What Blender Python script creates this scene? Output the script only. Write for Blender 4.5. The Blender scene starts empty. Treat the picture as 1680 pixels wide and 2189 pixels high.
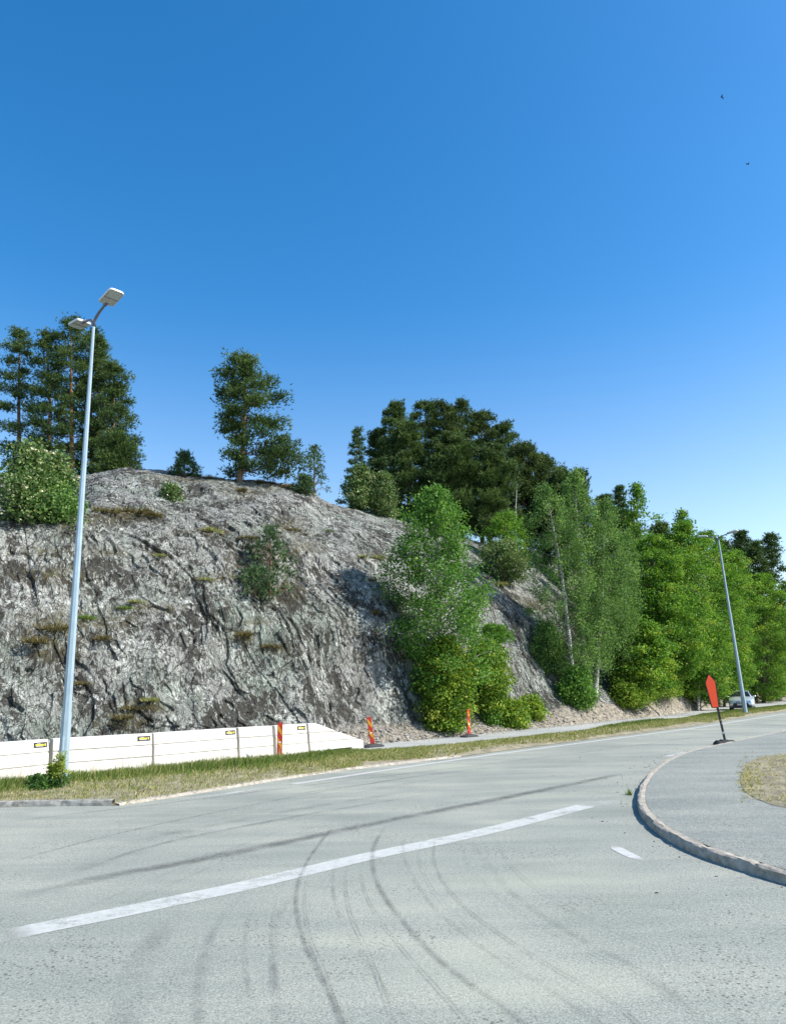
import bpy, bmesh, math, random
import numpy as np
from mathutils import Vector, Matrix
from mathutils.bvhtree import BVHTree
from mathutils.geometry import tessellate_polygon
sc = bpy.context.scene
col = sc.collection
# ------------------------------------------------------------------ camera
FPX = 1540.0; PITCH = math.radians(13.9); ROLL = math.radians(1.2); CAMH = 2.1
Fv = np.array([0, math.cos(PITCH), math.sin(PITCH)])
_r = np.array([1.0, 0, 0]); _u = np.array([0, -math.sin(PITCH), math.cos(PITCH)])
Rv = math.cos(ROLL)*_r - math.sin(ROLL)*_u
Uv = math.sin(ROLL)*_r + math.cos(ROLL)*_u
CAM = np.array([0, 0, CAMH])
cd = bpy.data.cameras.new("camera"); cam = bpy.data.objects.new("camera", cd); col.objects.link(cam)
cam.matrix_world = Matrix(((Rv[0], Uv[0], -Fv[0], 0), (Rv[1], Uv[1], -Fv[1], 0), (Rv[2], Uv[2], -Fv[2], CAMH), (0, 0, 0, 1)))
cd.sensor_fit = 'HORIZONTAL'; cd.sensor_width = 36; cd.lens = 36*FPX/1680
cd.clip_start = 0.1; cd.clip_end = 8000
sc.camera = cam
# ------------------------------------------------------------------ light
SUN_EL = math.radians(42); SUN_AZ = math.radians(103)     # compass style: from +Y clockwise
w = bpy.data.worlds.new("World"); sc.world = w; w.use_nodes = True
nt = w.node_tree; nt.nodes.clear()
sky = nt.nodes.new('ShaderNodeTexSky'); sky.sky_type = 'NISHITA'; sky.sun_disc = False
sky.sun_elevation = SUN_EL; sky.sun_rotation = SUN_AZ
sky.altitude = 0; sky.air_density = 1.0; sky.dust_density = 0.6; sky.ozone_density = 1.5
bg = nt.nodes.new('ShaderNodeBackground'); bg.inputs[1].default_value = 0.12
wo = nt.nodes.new('ShaderNodeOutputWorld')
hs = nt.nodes.new('ShaderNodeHueSaturation'); hs.inputs['Hue'].default_value = .4985; hs.inputs['Saturation'].default_value = 1.42; hs.inputs['Value'].default_value = 1.18
nt.links.new(sky.outputs[0], hs.inputs['Color']); tc = nt.nodes.new('ShaderNodeTexCoord'); sz = nt.nodes.new('ShaderNodeSeparateXYZ'); mr = nt.nodes.new('ShaderNodeMapRange'); nt.links.new(tc.outputs['Generated'], sz.inputs[0])
mr.interpolation_type = 'SMOOTHSTEP'; nt.links.new(sz.outputs[2], mr.inputs[0])       # haze thickens towards the horizon
for k_, v_ in ((1, .06), (2, .52), (3, .98), (4, 1.42)): mr.inputs[k_].default_value = v_
nt.links.new(mr.outputs[0], hs.inputs['Saturation']); nt.links.new(hs.outputs[0], bg.inputs[0]); nt.links.new(bg.outputs[0], wo.inputs[0])
sd = bpy.data.lights.new("sun", 'SUN'); sd.energy = 4.6; sd.angle = math.radians(0.5); sd.color = (1, 0.95, 0.88)
sun = bpy.data.objects.new("sun", sd); col.objects.link(sun)
SD = Vector((math.sin(SUN_AZ)*math.cos(SUN_EL), math.cos(SUN_AZ)*math.cos(SUN_EL), math.sin(SUN_EL)))
sun.rotation_euler = SD.to_track_quat('Z', 'Y').to_euler(); sun.location = (60, -10, 60)
sc.view_settings.view_transform = 'Standard'; sc.view_settings.look = 'None'
sc.view_settings.exposure = 0.75; sc.view_settings.gamma = 1
sc.cycles.max_bounces = 6; sc.cycles.transparent_max_bounces = 12

# ------------------------------------------------------------------ pixel helpers (1680 px wide picture)
def ray(px, py): return Fv + (px-840)/FPX*Rv - (py-1094.5)/FPX*Uv
def gnd(px, py, z=0.0):
    d = ray(px, py); t = (z-CAMH)/d[2]; return (d[0]*t, d[1]*t)
def atY(px, py, Y):
    d = ray(px, py); return CAM + d*(Y/d[1])
def mpp(Y): return Y/FPX*0.985
# ------------------------------------------------------------------ object helpers
def tag(o, label=None, cat=None, group=None, kind=None):
    if label: o['label'] = label
    if cat: o['category'] = cat
    if group: o['group'] = group
    if kind: o['kind'] = kind
    return o
def empty(name, loc, rz=0, **k):
    o = bpy.data.objects.new(name, None); col.objects.link(o); o.location = loc; o.rotation_euler = (0, 0, rz)
    o.empty_display_size = 0.3
    return tag(o, **k)
def build(name, V, Fs, mat, parent=None, attrs=None, smooth=False, origin=None):
    """V (N,3); Fs list of int arrays (M,k)"""
    V = np.asarray(V, dtype=np.float32)
    if origin is not None: V = V - np.asarray(origin, dtype=np.float32)
    if isinstance(Fs, np.ndarray): Fs = [Fs]
    Fs = [np.asarray(f, dtype=np.int32) for f in Fs if len(f)]
    me = bpy.data.meshes.new(name)
    me.vertices.add(len(V)); me.vertices.foreach_set('co', V.ravel())
    loops = np.concatenate([f.ravel() for f in Fs]); tot = np.concatenate([np.full(len(f), f.shape[1], dtype=np.int32) for f in Fs])
    st = np.concatenate([[0], np.cumsum(tot)[:-1]]).astype(np.int32)
    me.loops.add(len(loops)); me.loops.foreach_set('vertex_index', loops)
    me.polygons.add(len(tot)); me.polygons.foreach_set('loop_start', st); me.polygons.foreach_set('loop_total', tot)
    me.polygons.foreach_set('use_smooth', np.full(len(tot), bool(smooth)))
    me.update(calc_edges=True); me.validate()
    if attrs:
        for k, a in attrs.items():
            at = me.attributes.new(k, 'FLOAT', 'POINT'); at.data.foreach_set('value', np.asarray(a, dtype=np.float32))
    if mat is not None:
        for m in (mat if isinstance(mat, (list, tuple)) else [mat]): me.materials.append(m)
    o = bpy.data.objects.new(name, me); col.objects.link(o)
    if parent is not None: o.parent = parent
    if origin is not None: o.location = tuple(float(c) for c in origin)
    return o
class MB:
    def __init__(s): s.V = []; s.F = {}; s.n = 0
    def add(s, V, F):
        V = np.asarray(V, dtype=float)
        for f in (F if isinstance(F, list) and len(F) and isinstance(F[0], np.ndarray) and F[0].ndim == 2 else [np.asarray(F)]):
            s.F.setdefault(f.shape[1], []).append(f + s.n)
        s.V.append(V); s.n += len(V)
    def box(s, c, d, rot=None):
        x, y, z = [v/2 for v in d]
        V = np.array([(-x,-y,-z),(x,-y,-z),(x,y,-z),(-x,y,-z),(-x,-y,z),(x,-y,z),(x,y,z),(-x,y,z)])
        if rot is not None: V = V @ np.array(rot).T
        s.add(V+np.array(c), np.array([(0,3,2,1),(4,5,6,7),(0,1,5,4),(1,2,6,5),(2,3,7,6),(3,0,4,7)]))
    def bbox(s, c, d, b=0.01, rot=None):
        """box with chamfered edges (24 verts)"""
        x, y, z = [v/2 for v in d]; b = min(b, x*.9, y*.9, z*.9)
        V = []; idx = {}
        for sx in (-1, 1):
            for sy in (-1, 1):
                for sz in (-1, 1):
                    for a in range(3):
                        e = [b, b, b]; e[a] = 0
                        idx[(sx, sy, sz, a)] = len(V); V.append((sx*(x-e[0]), sy*(y-e[1]), sz*(z-e[2])))
        Q = []; T = []
        for a in range(3):
            u, v = (a+1) % 3, (a+2) % 3
            for sg in (-1, 1):
                q = []
                for (su, sv) in ((-1,-1),(1,-1),(1,1),(-1,1)):
                    k = [0,0,0]; k[a] = sg; k[u] = su; k[v] = sv; q.append(idx[(k[0],k[1],k[2],a)])
                Q.append(q if sg > 0 else q[::-1])
        for a in range(3):            # edges along axis a
            u, v = (a+1) % 3, (a+2) % 3
            for su in (-1, 1):
                for sv in (-1, 1):
                    k0 = [0,0,0]; k0[a] = -1; k0[u] = su; k0[v] = sv; k1 = list(k0); k1[a] = 1
                    q = [idx[tuple(k0)+(u,)], idx[tuple(k1)+(u,)], idx[tuple(k1)+(v,)], idx[tuple(k0)+(v,)]]
                    Q.append(q if su*sv > 0 else q[::-1])
        for sx in (-1, 1):
            for sy in (-1, 1):
                for sz in (-1, 1):
                    t = [idx[(sx,sy,sz,0)], idx[(sx,sy,sz,1)], idx[(sx,sy,sz,2)]]
                    T.append(t if sx*sy*sz > 0 else t[::-1])
        V = np.array(V)
        if rot is not None: V = V @ np.array(rot).T
        s.add(V+np.array(c), [np.array(Q), np.array(T)])
    def tube(s, P, R, n=6, cap=True):
        P = np.asarray(P, float); R = np.broadcast_to(np.asarray(R, float), (len(P),))
        T = np.gradient(P, axis=0); T /= np.linalg.norm(T, axis=1)[:, None]+1e-9
        ref = np.array([0, 0, 1.0]) if abs(T[0][2]) < .8 else np.array([1.0, 0, 0])
        A = np.cross(T, ref); A /= np.linalg.norm(A, axis=1)[:, None]+1e-9
        B = np.cross(T, A)
        th = np.linspace(0, 2*math.pi, n, endpoint=False)
        V = P[:, None, :] + R[:, None, None]*(np.cos(th)[None, :, None]*A[:, None, :] + np.sin(th)[None, :, None]*B[:, None, :])
        m = len(P); i = np.arange(m-1)[:, None]*n; j = np.arange(n)[None, :]; jn = (j+1) % n
        Q = np.stack([i+j, i+jn, i+n+jn, i+n+j], -1).reshape(-1, 4)
        fs = [Q]
        if cap: fs += [np.arange(n)[None, :].copy(), (np.arange(n)[::-1]+(m-1)*n)[None, :].copy()]
        s.add(V.reshape(-1, 3), fs)
    def prism(s, pts, z0, z1):
        """pts: list of (x,y) ccw, extruded z0..z1"""
        n = len(pts); V = [(x, y, z0) for x, y in pts]+[(x, y, z1) for x, y in pts]
        s.add(V, [np.array([[i, (i+1) % n, n+(i+1) % n, n+i] for i in range(n)]), np.arange(n)[::-1][None, :].copy(), (np.arange(n)+n)[None, :].copy()])
    def loft(s, rings, cap=True):
        rings = np.asarray(rings, float); m, n = rings.shape[:2]
        i = np.arange(m-1)[:, None]*n; j = np.arange(n)[None, :]; jn = (j+1) % n
        Q = np.stack([i+j, i+jn, i+n+jn, i+n+j], -1).reshape(-1, 4); fs = [Q]
        if cap: fs += [np.arange(n)[::-1][None, :].copy(), (np.arange(n)+(m-1)*n)[None, :].copy()]
        s.add(rings.reshape(-1, 3), fs)
    def done(s, name, mat, parent=None, smooth=False, fix=True):
        o = build(name, np.concatenate(s.V), [np.concatenate(f) for f in s.F.values()], mat, parent, smooth=smooth)
        if fix:
            bm = bmesh.new(); bm.from_mesh(o.data); bmesh.ops.recalc_face_normals(bm, faces=bm.faces); bm.to_mesh(o.data); bm.free()
        return o
# ------------------------------------------------------------------ numpy noise
def _hash(ix, iy, iz, s):
    h = (ix.astype(np.int64)*73856093) ^ (iy.astype(np.int64)*19349663) ^ (iz.astype(np.int64)*83492791) ^ (s*2654435761)
    h = (h ^ (h >> 13))*1274126177 & 0x7fffffff
    h = (h ^ (h >> 15))*2246822519 & 0x7fffffff
    return (h & 0xffffff)/float(0xffffff)
def vnoise(P, s=0):
    I = np.floor(P); f = P-I; f = f*f*(3-2*f); I = I.astype(np.int64); r = 0
    for dx in (0, 1):
        for dy in (0, 1):
            for dz in (0, 1):
                wgt = (f[:, 0] if dx else 1-f[:, 0])*(f[:, 1] if dy else 1-f[:, 1])*(f[:, 2] if dz else 1-f[:, 2])
                r = r + wgt*_hash(I[:, 0]+dx, I[:, 1]+dy, I[:, 2]+dz, s)
    return r*2-1
def fbm(P, o=4, s=0, ridged=False):
    r = 0; a = 1; t = 0
    for k in range(o):
        n = vnoise(P*(2.03**k)+k*7.1, s+k)
        if ridged: n = 1-2*np.abs(n)
        r = r+a*n; t += a; a *= .5
    return r/t
def worley(P, s=0):
    """F1, F2 and a random value + random tilt of the nearest cell"""
    I = np.floor(P).astype(np.int64); n = len(P)
    d1 = np.full(n, 9.); d2 = np.full(n, 9.); val = np.zeros(n); rel = np.zeros((n, 3)); tl = np.zeros((n, 3))
    for dx in (-1, 0, 1):
        for dy in (-1, 0, 1):
            for dz in (-1, 0, 1):
                c = I+np.array([dx, dy, dz])
                j = np.stack([_hash(c[:, 0], c[:, 1], c[:, 2], s+k) for k in (1, 2, 3)], 1)
                v = P-(c+j); d = np.sqrt((v**2).sum(1))
                m = d < d1
                d2 = np.where(m, d1, np.minimum(d2, d)); d1 = np.where(m, d, d1)
                h = _hash(c[:, 0], c[:, 1], c[:, 2], s+9)
                val = np.where(m, h, val); rel[m] = v[m]; tl[m] = (j[m][:, [1, 2, 0]]*2-1)
    return d1, d2, val, (rel*tl).sum(1)
# ------------------------------------------------------------------ materials
def newmat(name):
    m = bpy.data.materials.new(name); m.use_nodes = True; n = m.node_tree; n.nodes.clear()
    out = n.nodes.new('ShaderNodeOutputMaterial'); b = n.nodes.new('ShaderNodeBsdfPrincipled')
    n.links.new(b.outputs[0], out.inputs[0]); b.inputs['Roughness'].default_value = .8
    b.inputs['Specular IOR Level'].default_value = .3
    return m, n, b, out
def N(n, t, **k):
    o = n.nodes.new(t)
    for a, v in k.items(): setattr(o, a, v)
    return o
def L(n, a, b): n.links.new(a, b)
def noise(n, vec, scale, detail=4, rough=.55, dist=0.0):
    o = N(n, 'ShaderNodeTexNoise'); o.inputs['Scale'].default_value = scale; o.inputs['Detail'].default_value = detail
    o.inputs['Roughness'].default_value = rough; o.inputs['Distortion'].default_value = dist
    L(n, vec, o.inputs['Vector']); return o.outputs['Fac']
def ramp(n, fac, stops, interp='LINEAR'):
    o = N(n, 'ShaderNodeValToRGB'); o.color_ramp.interpolation = interp
    e = o.color_ramp.elements
    while len(e) > 1: e.remove(e[-1])
    e[0].position = stops[0][0]; e[0].color = (*stops[0][1], 1) if len(stops[0][1]) == 3 else stops[0][1]
    for p, c in stops[1:]:
        q = e.new(p); q.color = (*c, 1)
    L(n, fac, o.inputs[0]); return o.outputs[0]
def g3(v): return (v, v, v)
def mix(n, fac, a, b, mode='MIX'):
    o = N(n, 'ShaderNodeMix', data_type='RGBA', blend_type=mode)
    for s, v in ((0, fac), (6, a), (7, b)):
        if isinstance(v, (int, float)): o.inputs[s].default_value = v
        elif isinstance(v, tuple): o.inputs[s].default_value = (*v, 1)
        else: L(n, v, o.inputs[s])
    return o.outputs[2]
def mth(n, op, a, b=0.0, clamp=False):
    o = N(n, 'ShaderNodeMath', operation=op, use_clamp=clamp)
    for s, v in ((0, a), (1, b)):
        if isinstance(v, (int, float)): o.inputs[s].default_value = v
        else: L(n, v, o.inputs[s])
    return o.outputs[0]
def coord(n, scale=(1, 1, 1), rot=(0, 0, 0), kind='Object'):
    c = N(n, 'ShaderNodeTexCoord'); m = N(n, 'ShaderNodeMapping'); m.inputs['Scale'].default_value = scale
    m.inputs['Rotation'].default_value = rot; L(n, c.outputs[kind], m.inputs[0]); return m.outputs[0]
def bump(n, b, h, strength=.5, dist=.02):
    o = N(n, 'ShaderNodeBump'); o.inputs['Strength'].default_value = strength; o.inputs['Distance'].default_value = dist
    L(n, h, o.inputs['Height']); L(n, o.outputs[0], b.inputs['Normal']); return o
def attr(n, name):
    o = N(n, 'ShaderNodeAttribute'); o.attribute_name = name; return o.outputs['Fac']
def simple(name, c, rough=.6, metal=0, nz=.12, scale=6, spec=.4, bmp=0):
    m, n, b, _ = newmat(name); v = coord(n)
    f = noise(n, v, scale, 5); 
    L(n, mix(n, 1, tuple(c), ramp(n, f, [(.25, g3(1-nz*2)), (.75, g3(1))]), 'MULTIPLY'), b.inputs['Base Color'])
    b.inputs['Roughness'].default_value = rough; b.inputs['Metallic'].default_value = metal; b.inputs['Specular IOR Level'].default_value = spec
    if bmp: bump(n, b, noise(n, v, scale*8, 3), bmp, .01)
    return m
def leafmat(name, stops, trans=.3, rough=.55):
    m, n, b, out = newmat(name)
    c = ramp(n, attr(n, 'tint'), stops)
    L(n, c, b.inputs['Base Color']); b.inputs['Roughness'].default_value = rough; b.inputs['Specular IOR Level'].default_value = .25
    t = N(n, 'ShaderNodeBsdfTranslucent'); L(n, mix(n, 1, c, (1.0, 1.0, .55), 'MULTIPLY'), t.inputs[0])
    x = N(n, 'ShaderNodeMixShader'); x.inputs[0].default_value = trans
    L(n, b.outputs[0], x.inputs[1]); L(n, t.outputs[0], x.inputs[2]); L(n, x.outputs[0], out.inputs[0])
    return m
M = {}
M['pine'] = leafmat('pine_needles', [(0, (.026, .058, .02)), (.5, (.078, .138, .038)), (1, (.19, .26, .07))], .24)
M['pine_olive'] = leafmat('old_pine_needles', [(0, (.026, .05, .018)), (.5, (.078, .125, .034)), (1, (.175, .23, .06))], .24)
M['pine_blue'] = leafmat('young_pine_needles', [(0, (0.034, 0.069, 0.034)), (.5, (0.081, 0.149, 0.060)), (1, (0.161, 0.241, 0.086))], .22)
M['birch_leaf'] = leafmat('birch_leaves', [(0, (.05, .125, .03)), (.5, (.14, .27, .065)), (1, (.31, .46, .14))], .45)
M['aspen_leaf'] = leafmat('aspen_leaves', [(0, (.045, .125, .02)), (.5, (.12, .27, .042)), (1, (.25, .43, .08))], .42)
M['maple_leaf'] = leafmat('maple_leaves', [(0, (.05, .15, .016)), (.5, (.15, .31, .036)), (.85, (.27, .43, .055)), (1, (.42, .45, .08))], .46)
M['maple_light'] = leafmat('sapling_leaves', [(0, (0.066, 0.154, 0.015)), (.5, (0.187, 0.308, 0.033)), (.85, (0.341, 0.440, 0.055)), (1, (0.506, 0.462, 0.099))], .4)
M['blossom_leaf'] = leafmat('whitebeam_leaves', [(0, (0.044, 0.100, 0.027)), (.5, (0.125, 0.213, 0.062)), (.8, (0.237, 0.312, 0.112)), (.88, (0.500, 0.500, 0.275)), (1, (0.750, 0.700, 0.500))], .34)
M['grass'] = leafmat('grass_blades', [(0, (.06, .12, .016)), (.4, (.16, .23, .045)), (.6, (.34, .33, .11)), (1, (.6, .5, .28))], .3, .7)
M['weed'] = leafmat('weed_leaves', [(0, (.03, .09, .02)), (.5, (.09, .18, .03)), (1, (.36, .42, .05))], .3, .6)
M['heather'] = leafmat('dry_tuft', [(0, (.06, .05, .02)), (.5, (.15, .12, .045)), (1, (.3, .26, .1))], .2, .8)

def bark(name, a, b_, pale=None, lo=.0):
    m, n, b, _ = newmat(name); v = coord(n, (3, 3, .7))
    f = noise(n, v, 9, 5, .7)
    c = ramp(n, f, [(.3, a), (.7, b_)])
    if pale:     # birch: white with dark flecks
        f2 = noise(n, coord(n, (2, 2, 9)), 3.2, 4, .7)
        c = mix(n, ramp(n, f2, [(.44, g3(0)), (.54, g3(1))]), pale, (.05, .045, .04))
    L(n, c, b.inputs['Base Color']); b.inputs['Roughness'].default_value = .9
    bump(n, b, f, .6, .03); return m
M['pine_bark'] = bark('pine_bark', (.11, .065, .04), (.30, .19, .12))
M['pine_bark_red'] = bark('pine_bark_upper', (.26, .13, .06), (.46, .27, .13))
M['birch_bark'] = bark('birch_bark', (.1,)*3, (.5,)*3, pale=(.62, .6, .55))
M['bark'] = bark('grey_bark', (.07, .06, .045), (.2, .175, .14))
M['twig'] = bark('twig_bark', (.12, .10, .08), (.26, .22, .18))
M['dead_bark'] = bark('dead_bark', (.22, .2, .18), (.5, .48, .44))

def rockmat():
    m, n, b, _ = newmat('lichen_rock')
    v = coord(n, (1, 1, 1)); w_ = coord(n, (1.0, 1.0, .42), (.12, .22, .2))
    big = noise(n, v, .28, 4, .6); med = noise(n, w_, 1.7, 7, .68, .7); fin = noise(n, w_, 9, 8, .78, .9)
    vor = N(n, 'ShaderNodeTexVoronoi', feature='DISTANCE_TO_EDGE'); vor.inputs['Scale'].default_value = 1.6
    wn = N(n, 'ShaderNodeTexNoise'); wn.inputs['Scale'].default_value = 2.5; wn.inputs['Detail'].default_value = 6; L(n, w_, wn.inputs['Vector'])
    va = N(n, 'ShaderNodeVectorMath', operation='MULTIPLY_ADD'); L(n, wn.outputs['Color'], va.inputs[0]); va.inputs[1].default_value = (.9, .9, .9); L(n, w_, va.inputs[2])
    L(n, va.outputs[0], vor.inputs['Vector'])
    vor2 = N(n, 'ShaderNodeTexVoronoi', feature='DISTANCE_TO_EDGE'); vor2.inputs['Scale'].default_value = 5.5; L(n, va.outputs[0], vor2.inputs['Vector'])
    stone = ramp(n, med, [(.3, (.118, .121, .108)), (.5, (.228, .232, .210)), (.72, (.35, .353, .322))])
    stone = mix(n, ramp(n, big, [(.45, g3(0)), (.62, g3(.7))]), stone, mix(n, 1, stone, (.72, .86, .76), 'MULTIPLY'))
    lich = ramp(n, mth(n, 'ADD', mth(n, 'MULTIPLY', fin, .7), mth(n, 'MULTIPLY', noise(n, v, 1.1, 4, .6), .3)), [(.525, g3(0)), (.565, g3(1))])
    stone = mix(n, mth(n, 'MULTIPLY', lich, .85), stone, (.50, .515, .47))
    # moss and black lichen blotches
    mo = mth(n, 'ADD', mth(n, 'MULTIPLY', noise(n, w_, 4.0, 9, .78, .6), .62), mth(n, 'MULTIPLY', noise(n, v, .6, 4, .6), .38))
    dk = ramp(n, mo, [(.476, g3(1)), (.492, g3(0))])
    stone = mix(n, mth(n, 'MULTIPLY', dk, .9), stone, (.036, .033, .026))
    crack = mth(n, 'MINIMUM', ramp(n, vor.outputs['Distance'], [(0, g3(0)), (.035, g3(1))]), ramp(n, vor2.outputs['Distance'], [(0, g3(.25)), (.05, g3(1))]))
    stone = mix(n, crack, (.05, .045, .04), stone)
    # moss on flat ledges and painted-by-place moss (vertex attribute)
    geo = N(n, 'ShaderNodeNewGeometry'); sx = N(n, 'ShaderNodeSeparateXYZ'); L(n, geo.outputs['True Normal'], sx.inputs[0])
    up = mth(n, 'ADD', mth(n, 'MULTIPLY', sx.outputs[2], 1.0), mth(n, 'MULTIPLY', noise(n, v, 2.0, 5), .5))
    mossf = ramp(n, up, [(1.02, g3(0)), (1.14, g3(.75))])
    up2 = mth(n, 'MULTIPLY', attr(n, 'moss'), ramp(n, noise(n, v, 3.5, 8, .8), [(.45, g3(0)), (.55, g3(.9))]))
    mossf = mth(n, 'MAXIMUM', mossf, up2)
    mossc = ramp(n, noise(n, v, 5, 4), [(.35, (.045, .038, .018)), (.5, (.10, .08, .036)), (.65, (.095, .10, .035))])
    c = mix(n, mossf, stone, mossc)
    # scree / soil
    soilc = ramp(n, noise(n, v, 4.5, 8, .8, .4), [(.33, (.17, .14, .10)), (.5, (.36, .32, .25)), (.66, (.52, .48, .40))])
    vs = N(n, 'ShaderNodeTexVoronoi', feature='DISTANCE_TO_EDGE'); vs.inputs['Scale'].default_value = 4.5; L(n, va.outputs[0], vs.inputs['Vector'])
    soilc = mix(n, ramp(n, vs.outputs['Distance'], [(0, g3(.0)), (.08, g3(1))]), (.09, .07, .05), soilc)
    c = mix(n, attr(n, 'soil'), c, soilc)
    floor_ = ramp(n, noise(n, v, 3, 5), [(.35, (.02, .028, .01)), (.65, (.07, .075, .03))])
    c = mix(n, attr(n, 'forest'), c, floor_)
    L(n, c, b.inputs['Base Color']); b.inputs['Roughness'].default_value = .95; b.inputs['Specular IOR Level'].default_value = .2
    h = mth(n, 'ADD', mth(n, 'MULTIPLY', fin, .5), mth(n, 'MULTIPLY', crack, .35))
    bump(n, b, mth(n, 'ADD', h, mth(n, 'MULTIPLY', med, .9)), 1.0, .12)
    return m
M['rock'] = rockmat()

def asphalt(name, base, warm=(1, 1, 1), stain=True, speck=1.0):
    m, n, b, _ = newmat(name); v = coord(n)
    ang = coord(n, (.35, 1.6, 1), (0, 0, math.radians(-40)))
    big = noise(n, v, .22, 4, .6); streak = noise(n, ang, .8, 5, .62, .3)
    fine = noise(n, v, 55, 3, .8); agg = noise(n, v, 22, 4, .75)
    k = mth(n, 'ADD', mth(n, 'MULTIPLY', big, .5), mth(n, 'MULTIPLY', streak, .5))
    c = ramp(n, k, [(.34, tuple(base*.74*x for x in (.93, 1.0, 1.0))), (.5, tuple(base*.96*x for x in (.97, 1.0, .995))), (.66, tuple(base*1.2*x for x in (1.0, 1.0, .95)))])
    c = mix(n, 1, c, ramp(n, fine, [(.3, g3(1-.62*speck)), (.5, g3(1)), (.72, g3(1+.45*speck))]), 'MULTIPLY')
    c = mix(n, 1, c, ramp(n, agg, [(.3, g3(1-.25*speck)), (.6, g3(1.05))]), 'MULTIPLY')
    # loose dark grit in patches
    vr = N(n, 'ShaderNodeTexVoronoi'); vr.inputs['Scale'].default_value = 19; L(n, v, vr.inputs['Vector'])
    pit = ramp(n, vr.outputs['Distance'], [(.17, g3(1)), (.3, g3(0))])
    pk = ramp(n, noise(n, v, .55, 3, .6), [(.5, g3(.1)), (.6, g3(1))])
    c = mix(n, mth(n, 'MULTIPLY', mth(n, 'MULTIPLY', pit, pk), .75), c, (.05, .047, .045))
    if stain:
        dust = ramp(n, noise(n, coord(n, (.5, 1, 1), (0, 0, .5)), .45, 3, .5), [(.54, g3(0)), (.72, g3(.5))])
        c = mix(n, dust, c, (.40, .40, .36))
    L(n, mix(n, 1, c, tuple(warm), 'MULTIPLY'), b.inputs['Base Color']); b.inputs['Roughness'].default_value = .85
    bump(n, b, mth(n, 'ADD', fine, mth(n, 'MULTIPLY', agg, .6)), .45, .012); return m
M['asphalt'] = asphalt('asphalt', .295, (1.01, 1.03, .885))
M['path'] = asphalt('path_asphalt', .36, (1.02, 1.01, .95), True, .5)
M['island'] = asphalt('island_asphalt', .262, (1.0, 1.03, .92), False, 1.4)
M['kerb'] = simple('kerb_stone', (.5, .45, .37), .9, 0, .3, 9, .2, .8)
M['kerb_dark'] = simple('kerb_weathered', (.42, .41, .36), .9, 0, .35, 9, .2, .8)
def soilmat():
    m, n, b, _ = newmat('verge_soil'); v = coord(n)
    c = ramp(n, noise(n, v, 2.2, 8, .75), [(.33, (.13, .11, .07)), (.5, (.26, .23, .15)), (.68, (.38, .34, .24))])
    L(n, c, b.inputs['Base Color']); bump(n, b, noise(n, v, 18, 5, .7), .8, .05); return m
M['soil'] = soilmat()
def paintmat(name, c, lo, hi, amt, sc_=3.0, stretch=(1, 1, 1)):
    """worn paint or rubber: noise decides where the layer has worn away"""
    m, n, b, out = newmat(name); v = coord(n, stretch)
    f = mth(n, 'ADD', mth(n, 'MULTIPLY', noise(n, v, sc_, 6, .7), .7), mth(n, 'MULTIPLY', noise(n, v, 40, 3, .7), .3))
    al = mth(n, 'MULTIPLY', mth(n, 'MULTIPLY', ramp(n, f, [(lo, g3(0)), (hi, g3(1))]), attr(n, 'cover')), amt)
    L(n, mix(n, 1, c, ramp(n, noise(n, v, 12, 4), [(.3, g3(.8)), (.7, g3(1))]), 'MULTIPLY'), b.inputs['Base Color'])
    t = N(n, 'ShaderNodeBsdfTransparent'); x = N(n, 'ShaderNodeMixShader')
    L(n, al, x.inputs[0]); L(n, t.outputs[0], x.inputs[1]); L(n, b.outputs[0], x.inputs[2]); L(n, x.outputs[0], out.inputs[0]); return m
M['paint'] = paintmat('white_road_paint', (.53, .53, .5), .32, .42, .92)
M['paint_worn'] = paintmat('worn_road_paint', (.56, .57, .53), .36, .52, .8)
M['paint_mid'] = paintmat('half_worn_road_paint', (.58, .59, .55), .22, .5, .8, 2.0)
M['rubber_mark'] = paintmat('rubber_tyre_mark', (.07, .072, .075), .38, .60, .40, 2.6)
M['rubber_dark'] = paintmat('dark_rubber_band', (.07, .072, .075), .35, .6, .52, 2.0)
M['crack'] = paintmat('road_crack', (.05, .05, .048), .38, .5, .7, 2.5)
M['rubber_soft'] = paintmat('faint_tyre_mark', (.1, .102, .105), .42, .64, .27, 1.6)
def concrete():
    m, n, b, _ = newmat('painted_concrete'); v = coord(n); v2 = coord(n, (.8, .8, 3))
    c = ramp(n, noise(n, v, 2.2, 6, .65), [(.3, (.50, .47, .415)), (.5, (.59, .565, .51)), (.7, (.65, .63, .58))])
    c = mix(n, 1, c, ramp(n, noise(n, coord(n, (5, 5, .6)), 2, 4, .6), [(.3, g3(.86)), (.55, g3(1))]), 'MULTIPLY')
    L(n, c, b.inputs['Base Color']); b.inputs['Roughness'].default_value = .85
    bump(n, b, noise(n, v, 30, 4), .3, .01); return m
M['concrete'] = concrete()
M['pole'] = simple('galvanised_pole', (.36, .46, .52), .45, .35, .12, 3, .5)
M['arm'] = simple('lamp_arm', (.14, .15, .19), .5, .3, .1)
M['lamp_body'] = simple('lamp_housing', (.72, .73, .72), .4, 0, .05)
M['lamp_under'] = simple('lamp_underside', (.38, .40, .37), .5, 0, .08)
M['lamp_lens'] = simple('lamp_glass', (.42, .47, .47), .15, 0, .1, 30, .6)
M['red'] = simple('red_reflective', (.46, .035, .018), .5, 0, .1, 8)
M['orange_red'] = simple('orange_red_sheet', (.92, .085, .02), .55, 0, .04, 5)
M['amber'] = simple('amber_reflective', (.62, .30, .02), .5, 0, .1, 8)
M['black'] = simple('black_plastic', (.018, .018, .018), .5, 0, .2)
M['rubber'] = simple('recycled_rubber', (.065, .066, .066), .85, 0, .25, 9, .2, .6)
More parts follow.
